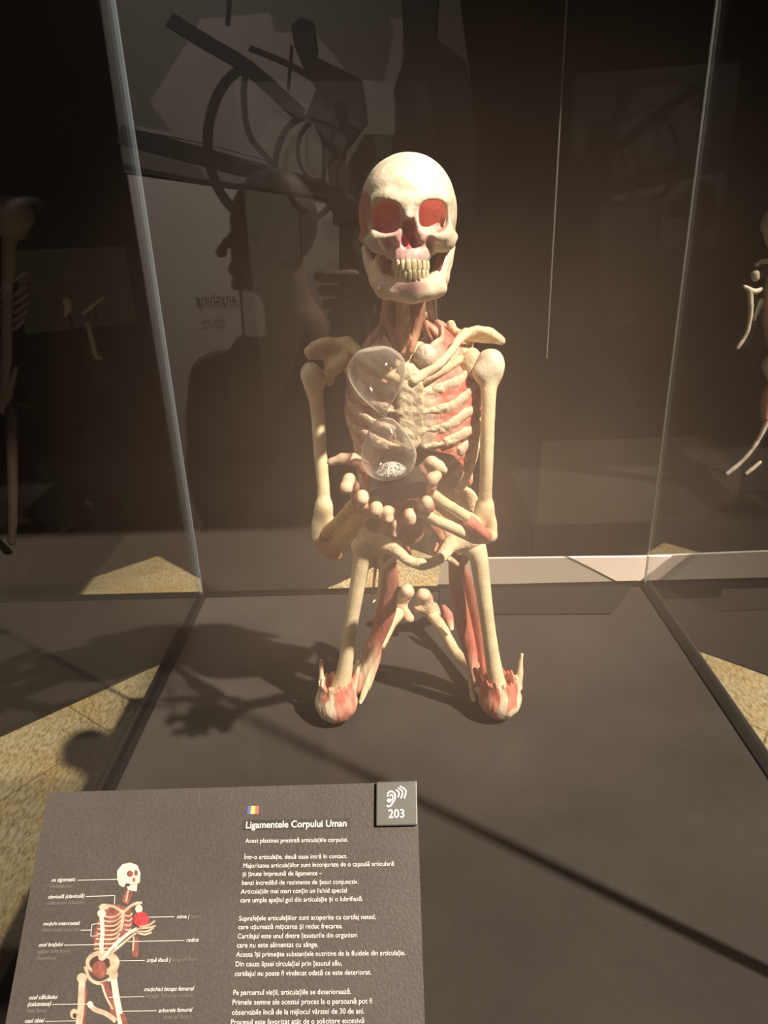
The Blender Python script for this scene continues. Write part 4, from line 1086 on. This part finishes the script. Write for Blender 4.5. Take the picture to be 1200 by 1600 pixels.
caps = [([('os zigomatic', 243, 533, 355, 530)], [('cheekbone', 237, 563, 335, 561)], [((365, 526), (551, 522))]),
        ([('claviculă (claviculă)', 227, 612, 396, 607)], [('collarbone (clavicle)', 220, 641, 396, 637)], [((404, 602), (540, 598)), ((540, 598), (537, 640))]),
        ([('mușchi intercostali', 204, 738, 375, 735)], [('intercostal muscles', 197, 767, 373, 765)], [((380, 760), (430, 759)), ((433, 733), (427, 788)), ((433, 733), (465, 729)), ((427, 788), (462, 786))]),
        ([('osul brațului', 184, 837, 296, 834)], [('upper arm bone', 178, 868, 328, 865), ('(humerus)', 172, 899, 262, 897)], [((302, 830), (478, 827))]),
        ([('inima |', 830, 705, 888, 703)], [('heart', 893, 705, 942, 703)], [((700, 699), (818, 697))]),
        ([('radius', 875, 815, 932, 813)], [], [((600, 813), (866, 808))]),
        ([('aripă iliacă |', 689, 909, 800, 907)], [('wing of ilium', 806, 907, 922, 904)], [((545, 904), (680, 901))]),
        ([('mușchiul biceps femoral', 677, 1046, 910, 1042)], [('biceps femoris muscle', 684, 1077, 905, 1074)], [((512, 1074), (678, 1071))]),
        ([('arborele femural', 744, 1145, 902, 1141)], [('shaft of femur', 764, 1177, 900, 1173)], [((560, 1140), (735, 1137))]),
        ([('osul călcâiului', 138, 1084, 270, 1081), ('(calcaneus)', 132, 1116, 240, 1113)], [('heel bone', 126, 1147, 218, 1145)], [((248, 1108), (420, 1105))]),
        ([('osul tibiei', 118, 1194, 208, 1191)], [], [((215, 1187), (370, 1184))])]
for a_, b_, ls in caps:
    text_block('caption', c5(a_), M['ink'], sign, italic=True)
    if b_: text_block('translation', c5(b_), M['ink_grey'], sign, italic=True)
    polys = []
    for (p, q) in ls: polys += ribbon_px([(p[0] / 3, 1200 + p[1] / 3), (q[0] / 3, 1200 + q[1] / 3)], .75, .0008, False)
    flat('leader_line', polys, [M['ink']], sign, 0)
# the printed skeleton
pm = [plain('print_bone', (.30, .235, .17), .5, vary=.35, vscale=140), plain('print_red', (.13, .045, .035), .5, vary=.4, vscale=200), plain('print_pale', (.42, .36, .30), .5, vary=.2, vscale=140), plain('print_heart', (.24, .025, .03), .5, vary=.4, vscale=300), plain('print_dark', (.04, .022, .018), .5)]
polys, idx = [], []
lay = [0]
def q5(pts): return [(x / 3, 1200 + y / 3) for x, y in pts]
def addp(k, pts): lay[0] += 1; polys.append(ring_px(q5(pts), .0004 + lay[0] * 1e-5)); idx.append(k)
def adde(k, x, y, rx, ry): lay[0] += 1; polys.append(ell_px(x / 3, 1200 + y / 3, rx / 3, ry / 3, .0004 + lay[0] * 1e-5)); idx.append(k)
def addr(k, pts, w_):
    lay[0] += 1; r = ribbon_px(q5(pts), w_ / 3, .0004 + lay[0] * 1e-5); polys.extend(r); idx.extend([k] * len(r))
addr(1, ((612, 570), (600, 600), (585, 632)), 34); addr(0, ((602, 575), (592, 625)), 8)
addp(1, ((500, 650), (560, 640), (612, 660), (628, 705), (618, 745), (592, 790), (545, 835), (470, 862), (440, 840), (440, 780), (462, 710)))
for i in range(8):
    y = 672 + i * 21
    addr(0, ((470 - i * 4, y + 8 + i * 3), (505 - i * 2, y + 26), (545 - i, y + 22), (578 - i * 3, y - 4)), 7.5)
for i in range(4): addr(0, ((585, 690 + i * 22), (606, 694 + i * 22), (622 - i * 3, 680 + i * 24)), 7)
addr(0, ((580, 665), (576, 710), (566, 765)), 15)
addr(0, ((466, 656), (500, 645), (535, 650), (572, 672)), 13); addr(0, ((585, 672), (610, 650), (640, 634), (668, 632)), 13)
adde(2, 652, 660, 17, 20); adde(0, 490, 650, 24, 14)
adde(0, 482, 912, 80, 58); adde(4, 470, 915, 50, 36); adde(1, 468, 945, 36, 42); adde(0, 535, 905, 20, 30)
addr(0, ((400, 930), (425, 990), (470, 1008), (520, 985), (550, 930)), 16)
addr(1, ((635, 790), (640, 830), (632, 878)), 26); addr(0, ((628, 790), (624, 870)), 8); adde(1, 633, 872, 18, 16)
addr(1, ((490, 1000), (505, 1050), (525, 1100), (545, 1190)), 36); addr(0, ((478, 1010), (500, 1075), (530, 1130)), 10)
addr(0, ((420, 1105), (445, 1130), (500, 1152), (545, 1185)), 24); adde(2, 424, 1108, 14, 16); adde(0, 350, 1152, 20, 24); adde(4, 352, 1160, 10, 12)
addr(0, ((388, 975), (384, 1060), (380, 1130), (372, 1205)), 32); adde(0, 386, 985, 24, 24); addr(1, ((404, 1030), (402, 1120), (396, 1200)), 9)
addr(2, ((532, 970), (545, 1060), (562, 1150), (570, 1205)), 30); adde(0, 533, 968, 22, 22); addr(1, ((575, 1150), (590, 1205)), 24)
addr(2, ((478, 690), (482, 770), (477, 830), (482, 890)), 19); adde(2, 478, 682, 20, 20); adde(0, 480, 885, 18, 18)
addr(2, ((484, 890), (530, 840), (600, 778), (645, 752)), 15); addr(0, ((500, 890), (550, 845), (610, 795), (640, 772)), 11)
adde(3, 664, 710, 38, 36)
for k in (((640, 765), (690, 765), (722, 748)), ((640, 755), (695, 748), (732, 740)), ((645, 772), (680, 780), (712, 770)), ((655, 745), (700, 735), (728, 716))): addr(0, k, 9)
addp(2, ((551, 520), (551, 482), (575, 452), (612, 443), (645, 455), (660, 492), (657, 535), (645, 543), (642, 578), (604, 572), (592, 552), (577, 558), (560, 548)))
adde(1, 611, 496, 15, 15); adde(1, 639, 492, 9, 14); adde(3, 630, 524, 6, 11); adde(4, 600, 548, 13, 8); addr(0, ((622, 545), (645, 546)), 5)
flat('printed_skeleton', polys, pm, sign, 0, idx)
tag(bpy.data.objects['printed_skeleton'], 'printed picture of a kneeling skeleton holding a red heart')

plq_mat = plain('plaque', (.055, .060, .055), .45, bump=.1, bscale=900)
pl = empty('audio_guide_plaque', S(619, 1256, .003), 'small raised square plaque reading 203 under an ear symbol on the sign corner', 'plaque')
b4 = [S(588, 1222.5), S(651.5, 1220.5), S(652.5, 1290), S(587.5, 1291.5)]
bp = prism('plate', b4, SN * .0042, plq_mat, pl)
bv = bp.modifiers.new('bevel', 'BEVEL'); bv.width = .0012; bv.segments = 2
PO = .0046
text_block('number', c6([('203', 890, 262, 973, 260)]), M['ink'], pl, off=PO, bold=True)
ic = []
def q6(pts): return [(340 + x * .3, 1200 + y * .3) for x, y in pts]
for pts, ww in ((((886, 152), (890, 132), (906, 124), (922, 136), (925, 158), (914, 180), (904, 196), (890, 203), (881, 196)), 2.4), (((898, 150), (906, 142), (914, 152), (910, 166), (900, 176)), 2.0),
                (((930, 116), (945, 132), (940, 156)), 2.2), (((940, 106), (963, 127), (955, 161)), 2.2), (((950, 97), (980, 121), (972, 161)), 2.2)):
    ic += ribbon_px(q6(pts), ww, PO)
ic.append(ell_px(340 + 893 * .3, 1200 + 172 * .3, 3.2, 3.2, PO + .0001))
flat('ear_symbol', ic, [M['ink']], pl, 0)

# ================================================================== other exhibits in the dark hall
tag(boxmesh('shade_ceiling', (-4, 1.95, 2.9), (4.5, 5.2, 3.0), M['black']), kind='structure')  # covers the rear only, added unseen to shade the exhibits and back wall
M['dim'] = tint_mat('dim_bone', .5, .3, 40, .15)
ex = empty('skeleton', W(1230, 742, 2.95) * [1, 1, 0] + [0, 0, .001], 'dimly lit skeleton on a black stand, cut off by the right picture edge', 'skeleton')
DB = np.array([.62, .54, .44])
def exb(name, q, rr, col=DB, vox=.005, d=2.95):
    q = [W(x, y, d + (z if len(t) > 2 else 0)) if False else W(t[0], t[1], d + (t[2] if len(t) > 2 else 0)) for t in q for x, y, z in ((0, 0, 0),)]
    return sculpt(name, lambda P: chain(P, q, rr, .012) + .001 * wob(P, 90), *bounds(q, rr, .012), vox, col, M['dim'], ex)
exb('collarbone', ((1182, 414), (1196, 408), (1225, 412)), (.008, .010, .010))
exb('upper_arm_bone', ((1180, 428), (1181, 434)), (.016, .015)); exb('shoulder_blade', ((1163, 448), (1178, 456), (1190, 452)), (.008, .012, .009))
exb('ulna', ((1172, 455), (1173, 490), (1166, 522), (1152, 544)), (.012, .010, .009, .008)); exb('radius', ((1190, 470), (1184, 485), (1179, 500)), (.010, .009, .006))
exb('rib_cage', ((1218, 440), (1215, 490), (1216, 540)), (.05, .055, .04), np.array([.36, .22, .15]))
exb('skull', ((1222, 350), (1222, 368)), (.075, .06)); exb('neck', ((1222, 380), (1220, 420)), (.03, .03), np.array([.36, .22, .15]))
exb('hip_bone', ((1212, 570), (1225, 600)), (.05, .05)); exb('thigh_muscle', ((1206, 610), (1198, 630), (1196, 652)), (.03, .025, .018), np.array([.46, .20, .13]))
exb('shin_bone', ((1200, 655), (1183, 690), (1160, 720), (1136, 740)), (.014, .010, .009, .010)); exb('foot', ((1188, 722), (1166, 740)), (.008, .009))
bz = W(1136, 742, 2.95)[2] - .008
eb = boxmesh('display_stand', (W(1115, 742, 2.95)[0], 2.78, FLOOR + .006), (W(1115, 742, 2.95)[0] + .9, 3.5, bz), M['black'])
tag(eb, 'black stand carrying the dimly lit skeleton at the right picture edge', 'stand')

gp = prism('wall_panel', [W(20, 392, 3.9), W(194, 385, 3.9), W(213, 504, 3.9), W(40, 522, 3.9)], (0, .02, 0), plain('grey_board', (.10, .095, .09), .6))
tag(gp, 'dim grey wall panel in the dark left of the glass case', 'panel')
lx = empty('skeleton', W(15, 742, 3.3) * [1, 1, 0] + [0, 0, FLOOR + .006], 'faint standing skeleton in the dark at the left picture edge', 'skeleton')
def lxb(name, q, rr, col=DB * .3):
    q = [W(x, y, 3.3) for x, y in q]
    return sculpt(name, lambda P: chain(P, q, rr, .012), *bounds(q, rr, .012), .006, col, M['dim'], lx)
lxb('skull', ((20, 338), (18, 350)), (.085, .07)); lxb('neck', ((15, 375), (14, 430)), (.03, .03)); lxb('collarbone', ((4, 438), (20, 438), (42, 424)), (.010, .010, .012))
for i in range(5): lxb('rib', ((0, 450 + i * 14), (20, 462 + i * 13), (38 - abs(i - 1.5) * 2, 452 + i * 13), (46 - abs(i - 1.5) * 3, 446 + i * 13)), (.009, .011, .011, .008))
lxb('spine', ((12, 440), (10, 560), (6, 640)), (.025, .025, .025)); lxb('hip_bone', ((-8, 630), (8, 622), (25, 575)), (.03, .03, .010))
for s in (-1, 1): lxb('leg_bone', ((4 + s * 14, 640), (2 + s * 18, 800), (0 + s * 18, 846)), (.03, .022, .02), np.array([.03, .02, .015]))  # legs near-black: the darkness of the hall is put into their colour
for i, (q, rr, lab) in enumerate((((((104, 470), (106, 482), (101, 494)), (.020, .018, .006), 'pale upright bone in front of the grey wall panel')),
                                 (((130, 490), (146, 476), (162, 464)), (.010, .012, .006), 'slanting hand bone in front of the grey wall panel'),
                                 (((137, 505), (143, 530), (150, 556), (158, 559)), (.012, .014, .012, .010), 'long dim leg bone below the grey wall panel'),
                                 (((110, 800), (128, 795), (142, 790), (134, 782)), (.007, .012, .014, .008), 'faint bones low in the dark left of the case'))):
    qq = [W(x, y, 3.6 + .12 * i) for x, y in q]
    xb = tag(sculpt('exhibit_bone', lambda P: chain(P, qq, rr, .01), *bounds(qq, rr, .012), .005, DB * .8, M['dim']), lab, 'bone')
    bx_ = qq[len(qq) // 2]; boxmesh('support_rod', (bx_[0] - .003, bx_[1] + .004, FLOOR + .006), (bx_[0] + .003, bx_[1] + .010, bx_[2]), M['black'], xb)

nc = empty('glass_case', W(885, 330, 2.7) * [1, 1, 0] + [.4, .3, FLOOR + .006], 'neighbouring glass case in the dark behind, one thin upright edge catching light', 'glass case')
xe = W(870, 280, 2.7)[0]
zb = W(857, 560, 2.7)[2]
boxmesh('base', (xe - .01, 2.705, FLOOR + .006), (xe + .8, 3.4, -.2), M['black'], nc)
boxmesh('corner_seam', (xe - .0022, 2.698, zb), (xe + .0022, 2.702, 2.4), plain('glass_edge_far', (.12, .125, .125), .3), nc)
boxmesh('glass_pane', (xe, 2.706, -.2), (xe + .8, 2.712, 2.4), glass_pane('pane_far', .5, .001), nc)

# ================================================================== behind the camera: the wall picture and the visitor the glass mirrors
MY = -2.415
def MU(px, py, off=0.0):
    p = W(px, py, 1.12 - MY); return np.array([p[0], MY + .004 + off, p[2]])
mural = empty('wall_picture', MU(430, 300) , 'large grey wall picture of cyclists, mirrored in the glass left of the skull', 'picture')
mm = [plain('mural_grey', (.34, .31, .29), .8), plain('mural_dark', (.06, .055, .05), .8), plain('mural_white', (.72, .68, .62), .8), plain('mural_mid', (.20, .18, .165), .8), plain('mural_panel', (.50, .46, .42), .8)]
polys, idx = [], []; lay = [0]
def m2(pts): return [(150 + x / 2, y / 2) for x, y in pts]
def mp_(k, pts): lay[0] += 1; polys.append(ring_px(m2(pts), lay[0] * .0004, MU)); idx.append(k)
def mr_(k, pts, w_):
    lay[0] += 1; r = ribbon_px(m2(pts), w_ / 2, lay[0] * .0004, f=MU); polys.extend(r); idx.extend([k] * len(r))
def arc(cx, cy, rx, ry, a0, a1, tilt=0, n=16):
    t = np.radians(np.linspace(a0, a1, n)); c, s = math.cos(tilt), math.sin(tilt)
    return [(cx + rx * math.cos(a) * c - ry * math.sin(a) * s, cy + rx * math.cos(a) * s + ry * math.sin(a) * c) for a in t]
x_l = lambda y: (145 * y / 2 / 925 + 8) * 2 / 1
mp_(3, ((5, -60), (1130, -60), (1190, 420), (1180, 640), (90, 540)))
mp_(0, ((330, 60), (560, 40), (960, 60), (950, 300), (900, 560), (740, 620), (350, 560), (170, 320)))
mp_(3, ((520, -60), (870, -60), (930, 100), (900, 260), (800, 240), (690, 110), (560, 100)))
mp_(2, ((100, 545), (430, 592), (740, 640), (740, 1170), (200, 1170)))
mp_(2, ((200, 1169), (740, 1169), (700, 1300), (470, 1300), (420, 1500), (300, 1700), (285, 1700)))
mp_(4, ((440, 640), (760, 690), (760, 1140), (470, 1150)))
mr_(1, ((435, 640), (452, 900), (470, 1150)), 9)
mr_(1, ((75, 420), (300, 480), (540, 545), (750, 600)), np.linspace(60, 50, 20)); mr_(1, ((85, 520), (340, 570), (560, 590)), 16); mr_(0, ((130, 400), (330, 440), (560, 500)), 14)
mr_(1, ((230, 60), (340, 130), (480, 215), (640, 360)), 46); mr_(1, ((480, 150), (600, 200), (700, 260)), 18); mr_(1, ((420, -40), (412, 80)), 14)
mr_(1, arc(500, 440, 150, 236, 100, 268), 30); mr_(1, ((470, 215), (462, 300), (480, 420), (550, 510)), 18)
mr_(1, arc(660, 525, 100, 160, 0, 360), 16); mr_(1, arc(705, 470, 75, 100, 90, 270), 10); mr_(1, ((700, 360), (712, 470), (708, 560)), 10)
mp_(1, ((610, 80), (640, 55), (680, 70), (692, 150), (690, 180), (830, 250), (848, 380), (780, 470), (770, 660), (735, 660), (720, 470), (660, 350), (690, 280), (650, 215), (622, 150)))
mr_(1, ((612, 140), (600, 280)), 7)
mp_(1, ((950, -60), (1070, -60), (1060, 120), (1150, 190), (1190, 420), (1180, 640), (940, 560), (930, 280), (965, 180)))
mp_(1, ((840, 420), (1180, 420), (1180, 700), (740, 700), (760, 560)))
flat('print', polys, mm, mural, 0, idx)
MN = np.array([0, 1.0, 0])
def mtext(body, x0, x1, y, h_):
    V, Fc = text_verts(body); a, b = MU(x0, y, .02), MU(x1, y, .02)
    s = abs(b[0] - a[0]) / (V[:, 0].max() - V[:, 0].min())
    Q = np.array([[max(a[0], b[0]) - (v[0] - V[:, 0].min()) * s, a[1], a[2] + v[1] * s] for v in V])
    me = mesh_from(Q - rel(mural), Fc, None, 'lettering'); me.materials.append(mm[1]); ob = bpy.data.objects.new('lettering', me); COL.objects.link(ob); ob.parent = mural
mtext('anything', 308, 372, 473, 0); mtext('ask me', 316, 352, 505, 0)

def RF(px, py, back): 
    p = W(px, py, 1.12 + back); return np.array([p[0], 1.12 - p[1], p[2]])
hd = RF(418, 372, .55)
sh = RF(430, 610, .52)
vis = empty('person', (hd[0], hd[1], FLOOR + .007), 'visitor in dark clothes raising one hand, mirrored faintly in the glass', 'person')
HAND = RF(556, 462, .03)
def person_f(P):
    d = ell(P, hd + [.005, 0, .03], (.082, .070, .095))
    d = smin(d, ell(P, hd + [-.035, 0, -.055], (.050, .050, .055)), .03)
    d = smin(d, cap(P, hd + [-.088, 0, .0], hd + [-.106, 0, -.028], .010, .013), .012)          # nose
    d = smin(d, ell(P, hd + [-.086, 0, -.062], (.012, .022, .008)), .010)                          # lips
    d = smin(d, ell(P, hd + [-.074, 0, -.095], (.018, .022, .014)), .014)                          # chin
    d = smin(d, ell(P, hd + [.012, -.070, -.005], (.018, .010, .028)), .005)
    d = smin(d, ell(P, hd + [.012, .070, -.005], (.018, .010, .028)), .005)
    d = smin(d, cap(P, hd + [.02, 0, -.06], hd + [.045, 0, -.20], .052, .058), .03)
    return d
def person_c(V):
    return mixc(np.tile(np.array([.30, .19, .14]), (len(V), 1)), np.array([.16, .04, .04]), near(V, hd + [-.09, 0, -.062], (.02, .03, .010), .4))
body = sculpt('body', lambda P: smin(smin(person_f(P), chain(P, [sh + [.16, -.02, -.05], sh + [.20, .20, -.20], HAND + [-.02, -.10, -.10], HAND], (.055, .048, .036, .026), .03), .02),
              np.minimum(cap(P, hd + [.05, 0, -.20], [hd[0] + .05, hd[1], .05], .07, .10), np.minimum(cap(P, np.array([hd[0] - .06, hd[1], .05]), np.array([hd[0] - .08, hd[1] + .02, FLOOR + .03]), .08, .04), cap(P, np.array([hd[0] + .14, hd[1], .05]), np.array([hd[0] + .16, hd[1] + .02, FLOOR + .03]), .08, .04))), .02),
              np.array([hd[0] - .36, hd[1] - .22, FLOOR + .007]), np.array([hd[0] + .55, .06, hd[2] + .16]), .011, person_c, M['bone'], vis)
cloth = plain('dark_cloth', (.030, .024, .020), .9, bump=.3, bscale=60)
def shirt_f(P):
    c = np.array([hd[0] + .05, hd[1], hd[2] - .25])
    d = ell(P, c + [0, 0, -.30], (.225, .135, .36))
    d = smin(d, cap(P, c + [-.17, 0, -.06], c + [.17, 0, -.06], .075, .075), .06)
    d = smin(d, chain(P, [c + [.19, 0, -.08], c + [.24, .15, -.26], HAND + [-.02, -.16, -.13]], (.078, .066, .050), .03), .03)
    d = smin(d, chain(P, [c + [-.19, 0, -.08], c + [-.23, .02, -.32], c + [-.12, .20, -.40]], (.078, .062, .045), .03), .03)
    d = smin(d, cap(P, c + [-.12, .03, .02], c + [-.20, .06, -.10], .03, .02), .02)
    return d + .004 * wob(P, 40)
sculpt('jacket', shirt_f, np.array([hd[0] - .36, hd[1] - .22, hd[2] - .95]), np.array([hd[0] + .55, .06, hd[2] - .12]), .011, np.array([.028, .024, .021]), M['muscle'], vis).data.materials[0] = cloth
sculpt('trousers', lambda P: np.minimum(cap(P, np.array([hd[0] - .05, hd[1], .10]), np.array([hd[0] - .08, hd[1], FLOOR + .10]), .115, .075), cap(P, np.array([hd[0] + .13, hd[1], .10]), np.array([hd[0] + .16, hd[1], FLOOR + .10]), .115, .075)),
       np.array([hd[0] - .25, hd[1] - .18, FLOOR + .02]), np.array([hd[0] + .33, hd[1] + .18, .25]), .012, np.array([.02, .02, .022]), M['muscle'], vis).data.materials[0] = cloth
sculpt('hair', lambda P: smax(ell(P, hd + [.022, 0, .038], (.090, .080, .100)), -cap(P, hd + [-.10, 0, -.01], hd + [-.05, 0, -.05], .055, .06), .01), hd + [-.12, -.12, -.12], hd + [.15, .12, .16], .008, np.array([.03, .022, .018]), M['muscle'], vis).data.materials[0] = plain('dark_hair', (.02, .015, .012), .6)
for i, (z, x0, ln) in enumerate(((.030, -.055, .062), (.010, -.05, .066), (-.010, -.045, .060), (-.028, -.038, .050))):
    q = [HAND + [.02, -.005, z * .8], HAND + [.0, .012, z], HAND + [x0 * .5, .018, z], HAND + [x0, .008, z]]
    fg = sculpt('finger', lambda P: chain(P, q, (.010, .0095, .009, .0078), .004), *bounds(q, (.011,), .004), .0025, np.array([.42, .28, .21]), M['bone'], body)
q = [HAND + [.025, 0, .03], HAND + [.04, .01, .055], HAND + [.03, .012, .08]]
sculpt('thumb', lambda P: chain(P, q, (.012, .010, .0085), .004), *bounds(q, (.012,), .004), .0025, np.array([.42, .28, .21]), M['bone'], body)
ph = boxmesh('phone', (-.075, -.055, .93), (.085, -.046, 1.005), plain('phone_black', (.012, .012, .014), .25), bevel=.003)
tag(ph, 'black phone held up in front of the glass, mirrored faintly beside the skull', 'phone')
